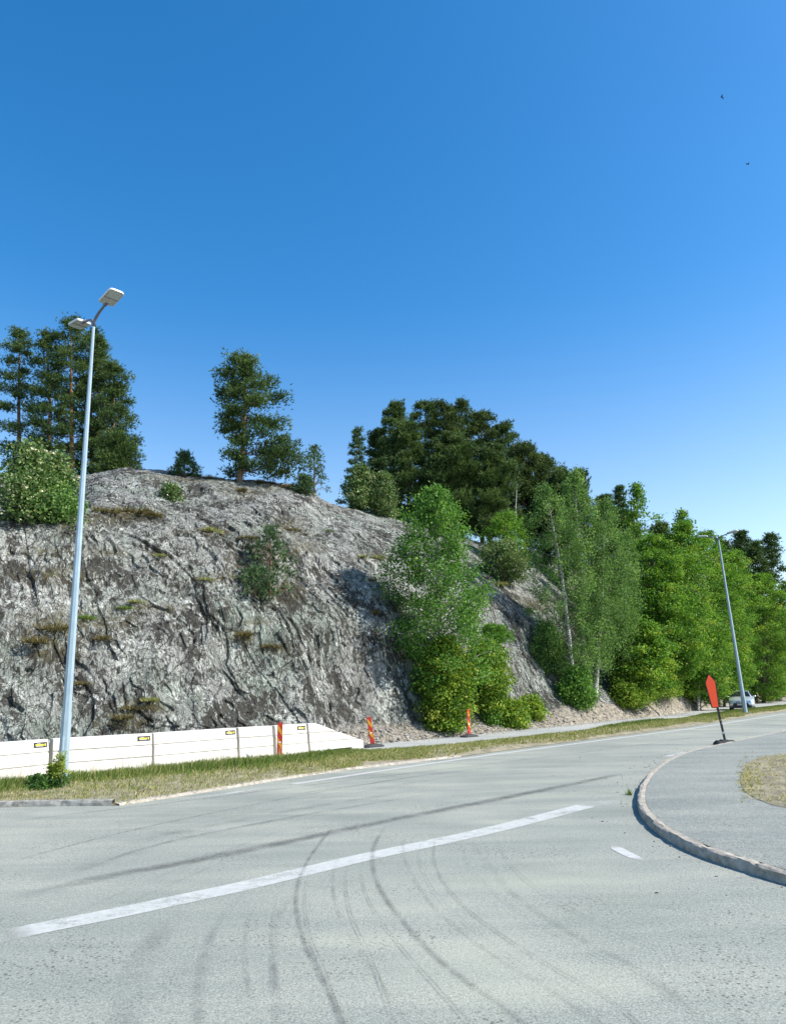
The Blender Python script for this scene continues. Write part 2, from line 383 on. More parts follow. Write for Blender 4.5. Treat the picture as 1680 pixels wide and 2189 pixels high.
M['white'] = simple('white_sticker', (.78, .78, .78), .5, 0, .05)
M['yellow'] = simple('yellow_print', (.75, .62, .05), .5, 0, .1, 30)
M['faint'] = simple('faded_stencil', (.56, .57, .55), .9, 0, .1, 20)
M['silver'] = simple('silver_paint', (.62, .67, .7), .22, .55, .04, 2, .6)
M['glass'] = simple('dark_car_glass', (.012, .016, .022), .06, 0, .05, 2, .7)
M['headlamp'] = simple('headlamp_glass', (.65, .68, .7), .12, .3, .1, 14, .8)
M['chrome'] = simple('chrome', (.7, .7, .72), .15, .9, .05)
M['tyre'] = simple('tyre_rubber', (.025, .025, .025), .85, 0, .1)
M['bird'] = simple('dark_feathers', (.02, .022, .03), .8, 0, .1)

# ------------------------------------------------------------------ ground outlines (metres, camera at the origin)
KERB = [(-40, -14), (-16, 10), (-11, 14.3), (-9, 15.2), (-7.24, 15.3), (-5.46, 15.18), (-4.62, 16.35), (-2.79, 19.12), (-1.19, 21.12), (.24, 22.36), (2.0, 24.15), (6.3, 28.95), (10.4, 33.3), (14.4, 37.6), (20.3, 45.1), (34, 62), (70, 104)]
NEAR = [(-40, -11.6), (-16, 12.3), (-11, 17.0), (-8.8, 19.1), (-6.9, 21.0), (-4.85, 23.0), (-3.3, 24.0), (-1.45, 25.83), (2.29, 28.84), (8.12, 34.9), (14.0, 42.3), (19.2, 48.3), (24.0, 54.2), (36, 67), (70, 104.6)]
FOOT = [(-42, -9.5), (-14.3, 16.7), (-10.3, 20.8), (-6.0, 25.2), (-2.1, 29.2), (-1.0, 30.0), (2.5, 33.6), (9.4, 41.2), (16.0, 49.2), (21.5, 55.4), (24.6, 60.5), (29.5, 68.5), (60, 104), (110, 160)]
def flat(name, poly, z, mat, parent=None):
    tri = tessellate_polygon([[Vector((x, y, 0)) for x, y in poly]])
    V = [(x, y, z) for x, y in poly]
    o = build(name, V, np.array(tri), mat, parent)
    bm = bmesh.new(); bm.from_mesh(o.data)
    for f in bm.faces:
        f.normal_update()
        if f.normal.z < 0: f.normal_flip()
    bm.to_mesh(o.data); bm.free(); return o
tag(flat('ground', [(-1500, -800), (1500, -800), (1500, 3000), (-1500, 3000)], -.06, M['soil']), kind='structure')
road = tag(flat('road', KERB + [(150, 190), (300, 190), (300, -60), (-60, -60)], 0.0, M['asphalt']), kind='structure')
fo = [(x-.7, y+.7) for x, y in FOOT[:-1]]
tag(flat('path', NEAR + [(61, 103)] + fo[::-1], .022, M['path']), kind='structure')

def resamp(P, step):
    P = np.asarray(P, float); d = np.r_[0, np.cumsum(np.linalg.norm(np.diff(P, axis=0), axis=1))]
    n = max(2, int(d[-1]/step)+1); t = np.linspace(0, d[-1], n)
    return np.stack([np.interp(t, d, P[:, k]) for k in range(P.shape[1])], 1)
def smooth(P, it=2):
    P = np.asarray(P, float)
    for _ in range(it):
        Q = [P[0]]
        for a, b in zip(P[:-1], P[1:]): Q += [a*.75+b*.25, a*.25+b*.75]
        P = np.array(Q+[P[-1]])
    return P
# verge (hump of soil between kerb and path)
def yline(P, x): P = np.asarray(P); return np.interp(x, P[:, 0], P[:, 1])
xs = np.concatenate([np.linspace(-40, -12, 20), np.linspace(-11.8, 28, 260), np.linspace(28.5, 70, 60)])
cr = np.linspace(0, 1, 13); VV = []
def verge_h(x, c):
    amp = .10+.03*np.clip((x-17)/6, 0, 1)
    return .012+amp*np.sin(np.pi*np.clip(c, 0, 1))**.8
for c in cr:
    ya, yb = yline(KERB, xs)-.03, yline(NEAR, xs)
    VV.append(np.stack([xs, ya+(yb-ya)*c, verge_h(xs, c) - .0*xs], 1))
VV = np.array(VV); nx = len(xs)
VV[1:, :, 2] += .02+.02*vnoise(VV.reshape(-1, 3)*3).reshape(VV.shape[:2])[1:]
i = np.arange(len(cr)-1)[:, None]*nx; j = np.arange(nx-1)[None, :]
tag(build('verge', VV.reshape(-1, 3), np.stack([i+j, i+j+1, i+j+1+nx, i+j+nx], -1).reshape(-1, 4), M['soil'], smooth=True), kind='structure')

# ------------------------------------------------------------------ kerbs
def kerb(name, P, wdt, h, mat, inner=-1, seed=0, stone=1.0, rough=.012, kind='structure', drop=None):
    """P: outer bottom line; stones laid end to end as one run"""
    P = resamp(smooth(P, 2), .07); T = np.gradient(P, axis=0); T /= np.linalg.norm(T, axis=1)[:, None]
    Nn = np.stack([-T[:, 1], T[:, 0]], 1)*inner
    d = np.r_[0, np.cumsum(np.linalg.norm(np.diff(P, axis=0), axis=1))]
    ph = (d/stone) % 1; joint = np.clip(np.minimum(ph, 1-ph)*stone/.045, 0, 1)
    rows = []; prof = [(-.01, -.03), (.0, .5), (.012, .86), (.035, 1.0), (wdt*.5, 1.03), (wdt, 1.0), (wdt+.02, .0)]
    k3 = np.stack([P[:, 0], P[:, 1], d*0], 1)
    for q, (a, z) in enumerate(prof):
        jit = fbm(k3*4.2+q*3.1, 4, seed+q)*rough*(1.6 if 0 < q < 5 else .5) - (1-joint)*.012*(1 if q in (1, 2, 3) else 0)
        off = P + Nn*(a - jit)[:, None]
        zz = h*z + fbm(k3*3.3+q*5.7, 4, seed+20+q)*rough*.7*(z > 0) - (1-joint)*.016*(z > .9)
        if drop is not None: zz = zz*drop(P)
        rows.append(np.stack([off[:, 0], off[:, 1], zz], 1))
    R_ = np.array(rows); m, nn = R_.shape[:2]; i = np.arange(m-1)[:, None]*nn; j = np.arange(nn-1)[None, :]
    F_ = np.stack([i+j, i+j+1, i+j+1+nn, i+j+nn], -1).reshape(-1, 4)
    if inner > 0: F_ = F_[:, ::-1]
    return tag(build(name, R_.reshape(-1, 3), F_, mat), kind=kind)
kerb('verge_kerb', [(-40, -14.05), (-16, 9.95), (-11, 14.25), (-9, 15.15), (-7.24, 15.25), (-5.66, 15.12)], .14, .11, M['kerb_dark'], 1, 3)
kerb('verge_edge', [(-5.5, 15.12), (-4.62, 16.30), (-2.79, 19.07), (-1.19, 21.07), (.24, 22.3), (2.0, 24.1)], .2, .05, M['kerb'], 1, 4, 1.2, .02)
ISL = [(60, 84), (34, 53.5), (20, 36.2), (13.2, 28.4), (10.78, 25.61), (9.05, 23.63), (7.43, 21.14), (6.0, 18.43), (4.96, 16.04), (4.33, 14.31), (4.01, 13.28), (3.76, 12.23), (3.64, 11.36), (3.60, 10.57), (3.62, 9.99), (3.69, 9.57), (3.81, 9.09), (3.95, 8.6), (4.2, 7.9), (4.8, 6.8), (6.2, 5.2), (9, 3.2), (16, 0), (40, -8)]
ISL = [(x+.1, y) for x, y in ISL]
kerb('island_kerb', ISL, .135, .115, M['kerb'], 1, 8, 1.0, .022)
Pi = resamp(smooth(ISL, 2), .3); Ti = np.gradient(Pi, axis=0); Ti /= np.linalg.norm(Ti, axis=1)[:, None]
Pin = Pi + np.stack([-Ti[:, 1], Ti[:, 0]], 1)*.14
island = tag(flat('traffic_island', [tuple(p) for p in Pin], .112, M['island']), kind='structure')

# ------------------------------------------------------------------ markings (parts of the road)
def strip(name, P, wdt, z, mat, parent, fade=.4, soft=0, ends=True):
    P = resamp(smooth(P, 2), .25); T = np.gradient(P, axis=0); T /= np.linalg.norm(T, axis=1)[:, None]+1e-9
    Nn = np.stack([-T[:, 1], T[:, 0]], 1); d = np.r_[0, np.cumsum(np.linalg.norm(np.diff(P, axis=0), axis=1))]
    W = np.broadcast_to(np.asarray(wdt, float), (len(P),)) if np.ndim(wdt) == 0 else np.interp(np.linspace(0, 1, len(P)), np.linspace(0, 1, len(wdt)), wdt)
    offs = (-.5, -.25, .0, .25, .5) if soft else (-.5, .5)
    R_ = np.array([np.stack([P[:, 0]+Nn[:, 0]*W*a, P[:, 1]+Nn[:, 1]*W*a, np.full(len(P), z)], 1) for a in offs])
    cv = np.clip(np.minimum(d, d[-1]-d)/fade, 0, 1) if ends else np.ones(len(P))
    cov = np.array([cv*(1 if not soft else (1-abs(a)*2)**.7) for a in offs])
    m, nn = R_.shape[:2]; i = np.arange(m-1)[:, None]*nn; j = np.arange(nn-1)[None, :]
    return build(name, R_.reshape(-1, 3), np.stack([i+j, i+j+1, i+j+1+nn, i+j+nn], -1).reshape(-1, 4), mat, parent, {'cover': cov.ravel()})
G = lambda L_: [gnd(*p) for p in L_]
e = [gnd(375, 1713), gnd(614, 1679), gnd(760, 1657), gnd(979, 1624), gnd(1227, 1591), gnd(1380, 1571), gnd(1495, 1556), gnd(1602, 1538)]
strip('edge_line', [e[0], e[1]], .2, .004, M['paint_worn'], road, 1.5)
strip('edge_line', [e[1]]+e[2:]+[(34, 59.5), (60, 90)], .2, .0044, M['paint'], road, .1)
strip('centre_line', G([(10, 2002), (77, 1987), (268, 1950), (400, 1921), (512, 1898), (644, 1866), (789, 1831), (893, 1810), (1060, 1774), (1262, 1721)]), .37, .0046, M['paint_mid'], road, .08)
strip('centre_line', G([(-220, 2050), (20, 2000)]), .38, .0046, M['paint'], road, .2)
strip('centre_line', G([(1255, 1723), (1335, 1712)]), .3, .0044, M['paint_worn'], road, .6)
strip('edge_line', G([(1305, 1806), (1330, 1822), (1378, 1844)]), [.02, .16, .17, .15, .03], .004, M['paint'], road, .02)
strip('edge_line', G([(1418, 1620), (1475, 1606)]), .22, .004, M['paint_worn'], road, .4)
TM = [([(20, 1925), (77, 1910), (250, 1870), (400, 1845), (620, 1800), (830, 1755), (1000, 1722), (1210, 1680), (1330, 1655)], .36, 'rubber_dark'),
      ([(300, 1862), (460, 1830), (640, 1797)], .5, 'rubber_soft'), ([(900, 1744), (1100, 1703), (1230, 1678)], .5, 'rubber_soft'),
      ([(0, 1852), (77, 1829), (223, 1790), (404, 1749), (650, 1700), (893, 1660)], .08, 'rubber_mark'),
      ([(716, 1765), (680, 1808), (643, 1865), (632, 1918), (634, 1960), (651, 2023), (678, 2072), (697, 2111), (735, 2189)], .07, 'rubber_mark'),
      ([(826, 1767), (801, 1802), (794, 1842), (804, 1887), (839, 1947), (914, 2032), (963, 2076), (1013, 2111), (1120, 2189)], .085, 'rubber_mark'),
      ([(866, 1787), (859, 1817), (874, 1867), (929, 1947), (1013, 2017), (1088, 2067), (1163, 2109), (1280, 2189)], .07, 'rubber_soft'),
      ([(720, 1838), (710, 1873), (715, 1933), (735, 1983), (780, 2053), (826, 2118), (870, 2189)], .06, 'rubber_soft'),
      ([(1010, 1800), (1040, 1850), (1110, 1930), (1240, 2010), (1420, 2100)], .12, 'rubber_soft'),
      ([(540, 1900), (470, 1960), (430, 2060), (420, 2189)], .12, 'rubber_soft'), ([(640, 1900), (590, 1960), (580, 2070)], .1, 'rubber_soft'),
      ([(77, 1795), (300, 1750), (640, 1690), (900, 1650)], .05, 'rubber_soft'), ([(240, 1810), (420, 1772), (660, 1727), (900, 1690)], .35, 'rubber_soft'),
      ([(160, 1870), (300, 1815), (480, 1775), (700, 1735), (930, 1698)], .12, 'rubber_mark'), ([(60, 1890), (200, 1850), (330, 1815)], .5, 'rubber_soft'),
      ([(930, 1790), (925, 1850), (975, 1930), (1080, 2010), (1210, 2090), (1330, 2150)], .04, 'rubber_mark'), ([(600, 1905), (575, 1990), (590, 2090), (620, 2189)], .04, 'rubber_soft'), ([(545, 1925), (520, 2010), (530, 2110), (545, 2189)], .05, 'rubber_soft'), ([(770, 1850), (780, 1920), (840, 2010), (930, 2110), (1000, 2189)], .03, 'rubber_mark'), ([(980, 1790), (1000, 1860), (1100, 1950), (1260, 2040), (1430, 2120)], .04, 'rubber_soft'), ([(400, 1935), (340, 2000), (290, 2080), (260, 2189)], .3, 'rubber_soft'), ([(200, 1965), (300, 1925), (420, 1870), (540, 1820), (700, 1760)], .06, 'rubber_soft'), ([(100, 1990), (220, 1930), (360, 1870), (500, 1815), (640, 1765)], .06, 'rubber_soft'), ([(330, 1785), (560, 1735), (800, 1690), (1060, 1645)], .04, 'rubber_mark'), ([(420, 1745), (700, 1700), (980, 1662)], .03, 'rubber_mark'), ([(900, 1800), (893, 1840), (930, 1920), (1020, 2000), (1130, 2080), (1260, 2150)], .03, 'rubber_soft'), ([(660, 1870), (650, 1930), (662, 2010), (700, 2090)], .03, 'rubber_mark'), ([(1060, 1790), (1090, 1860), (1200, 1940), (1350, 2010), (1500, 2070)], .05, 'rubber_soft'), ([(745, 1845), (738, 1900), (752, 1970), (800, 2060)], .03, 'rubber_mark'), ([(520, 1790), (760, 1725), (1000, 1675), (1200, 1643)], .05, 'rubber_soft'), ([(380, 1800), (600, 1755), (760, 1720)], .12, 'rubber_soft')]
for t_ in TM:
    a_, b_ = t_[0][-2:]
    if b_[1] >= 2060: t_[0].append((b_[0]+(b_[0]-a_[0])*1.0+40, 2330)); t_[0].append((b_[0]+(b_[0]-a_[0])*2.2+90, 2560))
for pts in ([(0, 1760), (330, 1722), (700, 1675), (1000, 1640), (1300, 1602), (1500, 1575)], [(620, 1700), (840, 1668), (1060, 1640)]):
    P_ = resamp(G(pts), .35); P_ = P_+np.stack([fbm(np.stack([P_[:, 0]*1.3, P_[:, 1]*1.3, P_[:, 0]*0+k_], 1), 4, 91)*.14 for k_ in (0, 9)], 1)
    strip('crack', P_, .022, .0068, M['crack'], road, .5)
for q, (pts, wd, mm) in enumerate(TM):
    strip('tyre_mark', G(pts), wd, .0075+.0006*q, M[mm], road, 1.0, 1)
o = strip('damp_stain', G([(330, 2110), (450, 2060), (560, 2045)]), .45, .0062, M['rubber_soft'], road, .5, 1)

# ------------------------------------------------------------------ rock hill
FA = np.array(FOOT)
def yfoot(px):
    d = ray(px, 1500); k = d[0]/d[1]; best = None
    for a, b in zip(FA[:-1], FA[1:]):
        den = (b[0]-a[0]) - k*(b[1]-a[1])
        if abs(den) < 1e-6: continue
        t = (k*a[1]-a[0])/den
        if -1e-6 <= t <= 1+1e-6:
            y = a[1]+t*(b[1]-a[1])
            if y > 0 and (best is None or y < best): best = y
    return best if best else 150.0
COLS = {
 -620: [(1580,1),(1430,2.5),(1260,4),(1120,6),(1090,9),(1010,15)],
 40:   [(1590,.8),(1450,2.2),(1280,3.8),(1112,5.6),(1092,9.5),(1018,15)],
 170:  [(1590,.8),(1450,2.2),(1280,3.8),(1105,5.8),(1085,9),(1022,14)],
 210:  [(1585,.8),(1445,2.2),(1280,3.9),(1115,6),(1065,9),(1018,14)],
 265:  [(1580,.8),(1440,2.2),(1280,4),(1140,6),(1060,9.5),(1011,13.5)],
 330:  [(1570,.8),(1430,2.2),(1270,4),(1135,6.4),(1050,10),(1008,13.2)],
 420:  [(1565,.8),(1430,2.2),(1270,4.2),(1140,7),(1060,10),(1018,12.6)],
 510:  [(1560,.8),(1430,2.2),(1290,4.2),(1150,7),(1072,9.5),(1028,12)],
 600:  [(1560,.8),(1430,2.2),(1300,4.2),(1170,7),(1080,9.5),(1036,12)],
 660:  [(1560,.8),(1440,2.4),(1320,4.5),(1190,7.5),(1095,9.8),(1052,12)],
 690:  [(1558,.9),(1440,2.6),(1320,4.6),(1200,7.5),(1110,10),(1072,12.5)],
 760:  [(1554,1.2),(1440,3),(1320,5),(1210,7.6),(1130,10),(1092,13)],
 850:  [(1550,1.4),(1450,3),(1340,5),(1235,7.6),(1155,10.5),(1112,14)],
 950:  [(1550,1.5),(1470,3),(1370,5.2),(1270,8),(1185,11),(1140,15)],
 1040: [(1548,1.8),(1480,3.2),(1390,5.6),(1300,8.6),(1225,11.5),(1165,16)],
 1140: [(1533,2),(1480,3.8),(1420,6),(1330,9),(1260,12.5),(1175,18)],
 1230: [(1508,2.5),(1478,4),(1430,6),(1360,9),(1290,13),(1200,20)],
 1330: [(1495,2.7),(1470,4),(1440,5.6),(1390,9),(1330,14),(1225,22)],
 1430: [(1488,2.8),(1470,4),(1445,5.6),(1400,9),(1350,15),(1250,24)],
 1530: [(1484,2.8),(1462,4),(1440,5.6),(1400,9.5),(1360,16),(1280,26)],
 1600: [(1482,2.8),(1450,3.6),(1422,4.6),(1400,9),(1370,16),(1300,27)],
 1750: [(1470,3),(1440,4),(1420,5.5),(1400,10),(1370,17),(1310,28)],
 1860: [(1465,3),(1440,4),(1425,6),(1405,10),(1380,18),(1330,30)]}
ck = sorted(COLS); ctrl = []
for px in ck:
    yf = yfoot(px); X0 = atY(px, 1500, yf); row = [(X0[0], yf, -.05)]
    for q_, (py, dy) in enumerate(COLS[px]):
        k_ = (1, .8, .64, .62, .8, 1)[q_]; k_ = k_ if px < 1100 else k_+(1-k_)*min(1, (px-1100)/160)
        row.append(tuple(atY(px, py, yf+dy*(1+dy/14.0)*k_)))
    t = row[-1]; dirx = t[0]/t[1]
    row.append((t[0]+dirx*8, t[1]+8, t[2]-.9)); row.append((t[0]+dirx*30, t[1]+30, t[2]-2.5)); row.append((t[0]+dirx*110, t[1]+110, t[2]-6))
    ctrl.append(row)
ctrl = np.array(ctrl)                       # (cols, 10, 3)
def pchip_u(xk, Yk, x):                     # monotone-ish cubic (Catmull-Rom limited) along axis 0
    xk = np.asarray(xk, float); sl = np.diff(Yk, axis=0)/np.diff(xk)[:, None, None]
    m = np.zeros_like(Yk); m[1:-1] = (sl[1:]+sl[:-1])/2; m[0] = sl[0]; m[-1] = sl[-1]
    s0 = sl[:-1]; s1 = sl[1:]; mm = m[1:-1]; lim = 2*np.minimum(np.abs(s0), np.abs(s1))
    m[1:-1] = np.sign(mm)*np.minimum(np.abs(mm), np.maximum(lim, .25*np.abs(mm)))
    k = np.clip(np.searchsorted(xk, x)-1, 0, len(xk)-2); h = (xk[k+1]-xk[k]); t = ((x-xk[k])/h)[:, None, None]; h = h[:, None, None]
    return (2*t**3-3*t**2+1)*Yk[k]+(t**3-2*t**2+t)*h*m[k]+(-2*t**3+3*t**2)*Yk[k+1]+(t**3-t**2)*h*m[k+1]
ux = np.concatenate([np.linspace(-620, 20, 130, endpoint=False), np.linspace(20, 1200, 800, endpoint=False), np.linspace(1200, 1700, 220, endpoint=False), np.linspace(1700, 1860, 30)])
A = pchip_u(ck, ctrl, ux)                   # (U,10,3)
per = [30, 66, 74, 78, 74, 60, 14, 12, 10]; vt = np.concatenate([np.linspace(k, k+1, c_, endpoint=False) for k, c_ in enumerate(per)]+[[9.0]])
Bt = np.transpose(A, (1, 0, 2)); TG = pchip_u(np.arange(10.), Bt, vt)      # (Vn,U,3)
Vn, Un = TG.shape[:2]; P0 = TG.reshape(-1, 3)
du = np.gradient(TG, axis=1); dv = np.gradient(TG, axis=0); NR = np.cross(du, dv).reshape(-1, 3); NR /= np.linalg.norm(NR, axis=1)[:, None]+1e-9
NR *= np.sign(NR[:, 2:3]+1e-9)
UU = np.broadcast_to(ux[None, :], (Vn, Un)).ravel(); VT = np.broadcast_to(vt[:, None], (Vn, Un)).ravel()
sst = lambda a, b, x: (lambda t: t*t*(3-2*t))(np.clip((x-a)/(b-a), 0, 1))
warp = P0 + np.stack([vnoise(P0*.5, 40), vnoise(P0*.5, 41), vnoise(P0*.5, 42)], 1)*.4
# tilted bedding: rotate so joints run diagonally
ca, sa = math.cos(.22), math.sin(.22)
Wp = np.stack([warp[:, 0]*ca+warp[:, 2]*sa, warp[:, 1], -warp[:, 0]*sa+warp[:, 2]*ca], 1)
Wp2 = Wp*np.array([1.0, 1.0, .42])
r1 = worley(Wp2/3.4, 1); r2 = worley(Wp2/1.25, 5); r3 = worley(Wp2/.45, 11)
disp = (r1[2]-.5)*.05 + r1[3]*.10 - .0*np.exp(-((r1[1]-r1[0])/.03)**2)
disp += (r2[2]-.5)*.07 + r2[3]*.10 - .0*r2[0]
disp += (r3[2]-.5)*.07 + r3[3]*.10
disp += fbm(P0*.35, 3, 50)*.50 + fbm(P0*np.array([1, 1, .5])*.9, 3, 52)*.08 + fbm(P0*1.6, 5, 60, True)*.09
soil = (1-sst(.75, 1.15, VT+.25*vnoise(P0*.6, 70)))*sst(640, 760, UU)
soil = np.maximum(soil, (1-sst(.4, .7, VT))*.8)
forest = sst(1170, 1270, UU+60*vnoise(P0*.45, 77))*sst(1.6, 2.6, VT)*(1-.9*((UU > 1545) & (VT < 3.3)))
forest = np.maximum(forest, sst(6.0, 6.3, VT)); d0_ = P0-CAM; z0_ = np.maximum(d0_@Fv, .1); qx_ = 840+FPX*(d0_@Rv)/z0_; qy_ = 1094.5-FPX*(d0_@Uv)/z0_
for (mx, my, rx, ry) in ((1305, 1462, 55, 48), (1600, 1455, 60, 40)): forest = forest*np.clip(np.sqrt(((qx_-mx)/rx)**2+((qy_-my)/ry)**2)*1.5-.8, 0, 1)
rockness = np.clip(1-soil*.8-forest*.6, .12, 1)
fade = sst(0, .35, VT)*(.35+.65*rockness)*(1-.5*sst(5.2, 6, VT))
fade *= 1-.35*sst(600, 900, UU)
P1 = P0 + NR*(disp*fade)[:, None]
P1[:, 2] += soil*(fbm(P0*2.2, 5, 80, True)*.10)*sst(0, .3, VT)
P1[VT == 0, 2] = -.05
moss = np.zeros(len(P0))
MP = [(110,1345,90,45),(180,1325,120,30),(270,1100,90,22),(140,1112,110,14),(300,1515,70,22),(260,1545,60,20),(520,1362,45,14),(580,1385,40,12),(450,1138,70,10),(620,1128,60,25),(560,1200,70,60),(590,1260,60,30),
      (345,1185,30,10),(800,1190,50,10),(520,1050,50,18),(640,1170,60,20),(470,1235,50,12),(110,1230,90,20),(90,1180,70,12),(420,1022,120,10),(620,1040,90,8),(240,1180,60,8),(560,1330,50,10),(330,1300,70,12),(120,1400,70,16),(860,1290,40,14),(1100,1190,80,20),(1150,1290,60,20)]
dd = P1-CAM; zc = dd@Fv; PX = 840+FPX*(dd@Rv)/np.maximum(zc, .1); PY = 1094.5-FPX*(dd@Uv)/np.maximum(zc, .1)
for (mx, my, rx, ry) in MP:
    moss = np.maximum(moss, np.clip(1.3-np.sqrt(((PX-mx)/rx)**2+((PY-my)/ry)**2), 0, 1))
moss = np.clip(moss*1.0, 0, 1)*(zc > 1)
i = np.arange(Vn-1)[:, None]*Un; j = np.arange(Un-1)[None, :]
TF = np.stack([i+j, i+j+1, i+j+1+Un, i+j+Un], -1).reshape(-1, 4)
hill = tag(build('rock_hill', P1, TF, M['rock'], None,  {'moss': moss, 'soil': soil, 'forest': forest}), kind='structure')
cg = P1.reshape(Vn, Un, 3)[::3, ::3]; a_, b_ = cg.shape[:2]; i = np.arange(a_-1)[:, None]*b_; j = np.arange(b_-1)[None, :]
CF = np.stack([i+j, i+j+1, i+j+1+b_, i+j+b_], -1).reshape(-1, 4)
bvh = BVHTree.FromPolygons([tuple(v) for v in cg.reshape(-1, 3)], CF.tolist())
def zat(x, y):
    h = bvh.ray_cast(Vector((x, y, 80)), Vector((0, 0, -1)))
    return h[0].z if h[0] is not None else 0.0
def hit(px, py):
    d = Vector(ray(px, py)).normalized(); h = bvh.ray_cast(Vector(CAM), d)
    if h[0] is None: return None, None
    return np.array(h[0]), np.array(h[1])

# ------------------------------------------------------------------ foliage
rng = np.random.default_rng(7)
def unit(v): return v/(np.linalg.norm(v, axis=-1, keepdims=True)+1e-9)
def leaves(C, size, up=.4, aspect=.7, rg=None):
    """diamond leaves at centres C; up = bias of the leaf normal to the sky"""
    rg = rg or rng; n = len(C); nr = unit(rg.normal(size=(n, 3))+np.array([0, 0, up*2.2]))
    a = unit(np.cross(nr, rg.normal(size=(n, 3)))); b = np.cross(nr, a)
    s = size*rg.uniform(.6, 1.35, (n, 1)); fold = nr*s*.18
    V = np.stack([C-a*s*.5, C+b*s*.5*aspect+fold, C+a*s*.5, C-b*s*.5*aspect+fold], 1).reshape(-1, 3)
    return V, np.arange(n*4).reshape(-1, 4)
def needles(C, D, ln, wd, k, rg=None, spread=.75):
    """tufts: k thin blades from each centre, around direction D"""
    rg = rg or rng; n = len(C); Cc = np.repeat(C, k, 0); d = unit(np.repeat(D, k, 0)+rg.normal(size=(n*k, 3))*spread)
    s = unit(np.cross(d, rg.normal(size=(n*k, 3)))); l_ = ln*rg.uniform(.6, 1.25, (n*k, 1))
    V = np.stack([Cc-s*wd*.5, Cc+s*wd*.5, Cc+d*l_], 1).reshape(-1, 3)
    return V, np.arange(n*k*3).reshape(-1, 3)
def ext(prof, f):
    fs = [p[0] for p in prof]; return np.interp(f, fs, [p[1] for p in prof]), np.interp(f, fs, [p[2] for p in prof])
MAT = {'pine': ('pine', 'pine_bark'), 'young': ('pine_blue', 'pine_bark'), 'birch': ('birch_leaf', 'birch_bark'), 'aspen': ('aspen_leaf', 'birch_bark'), 'maple': ('maple_leaf', 'bark'),
       'sapling': ('maple_light', 'bark'), 'blossom': ('blossom_leaf', 'bark'), 'juniper': ('pine_blue', 'bark')}
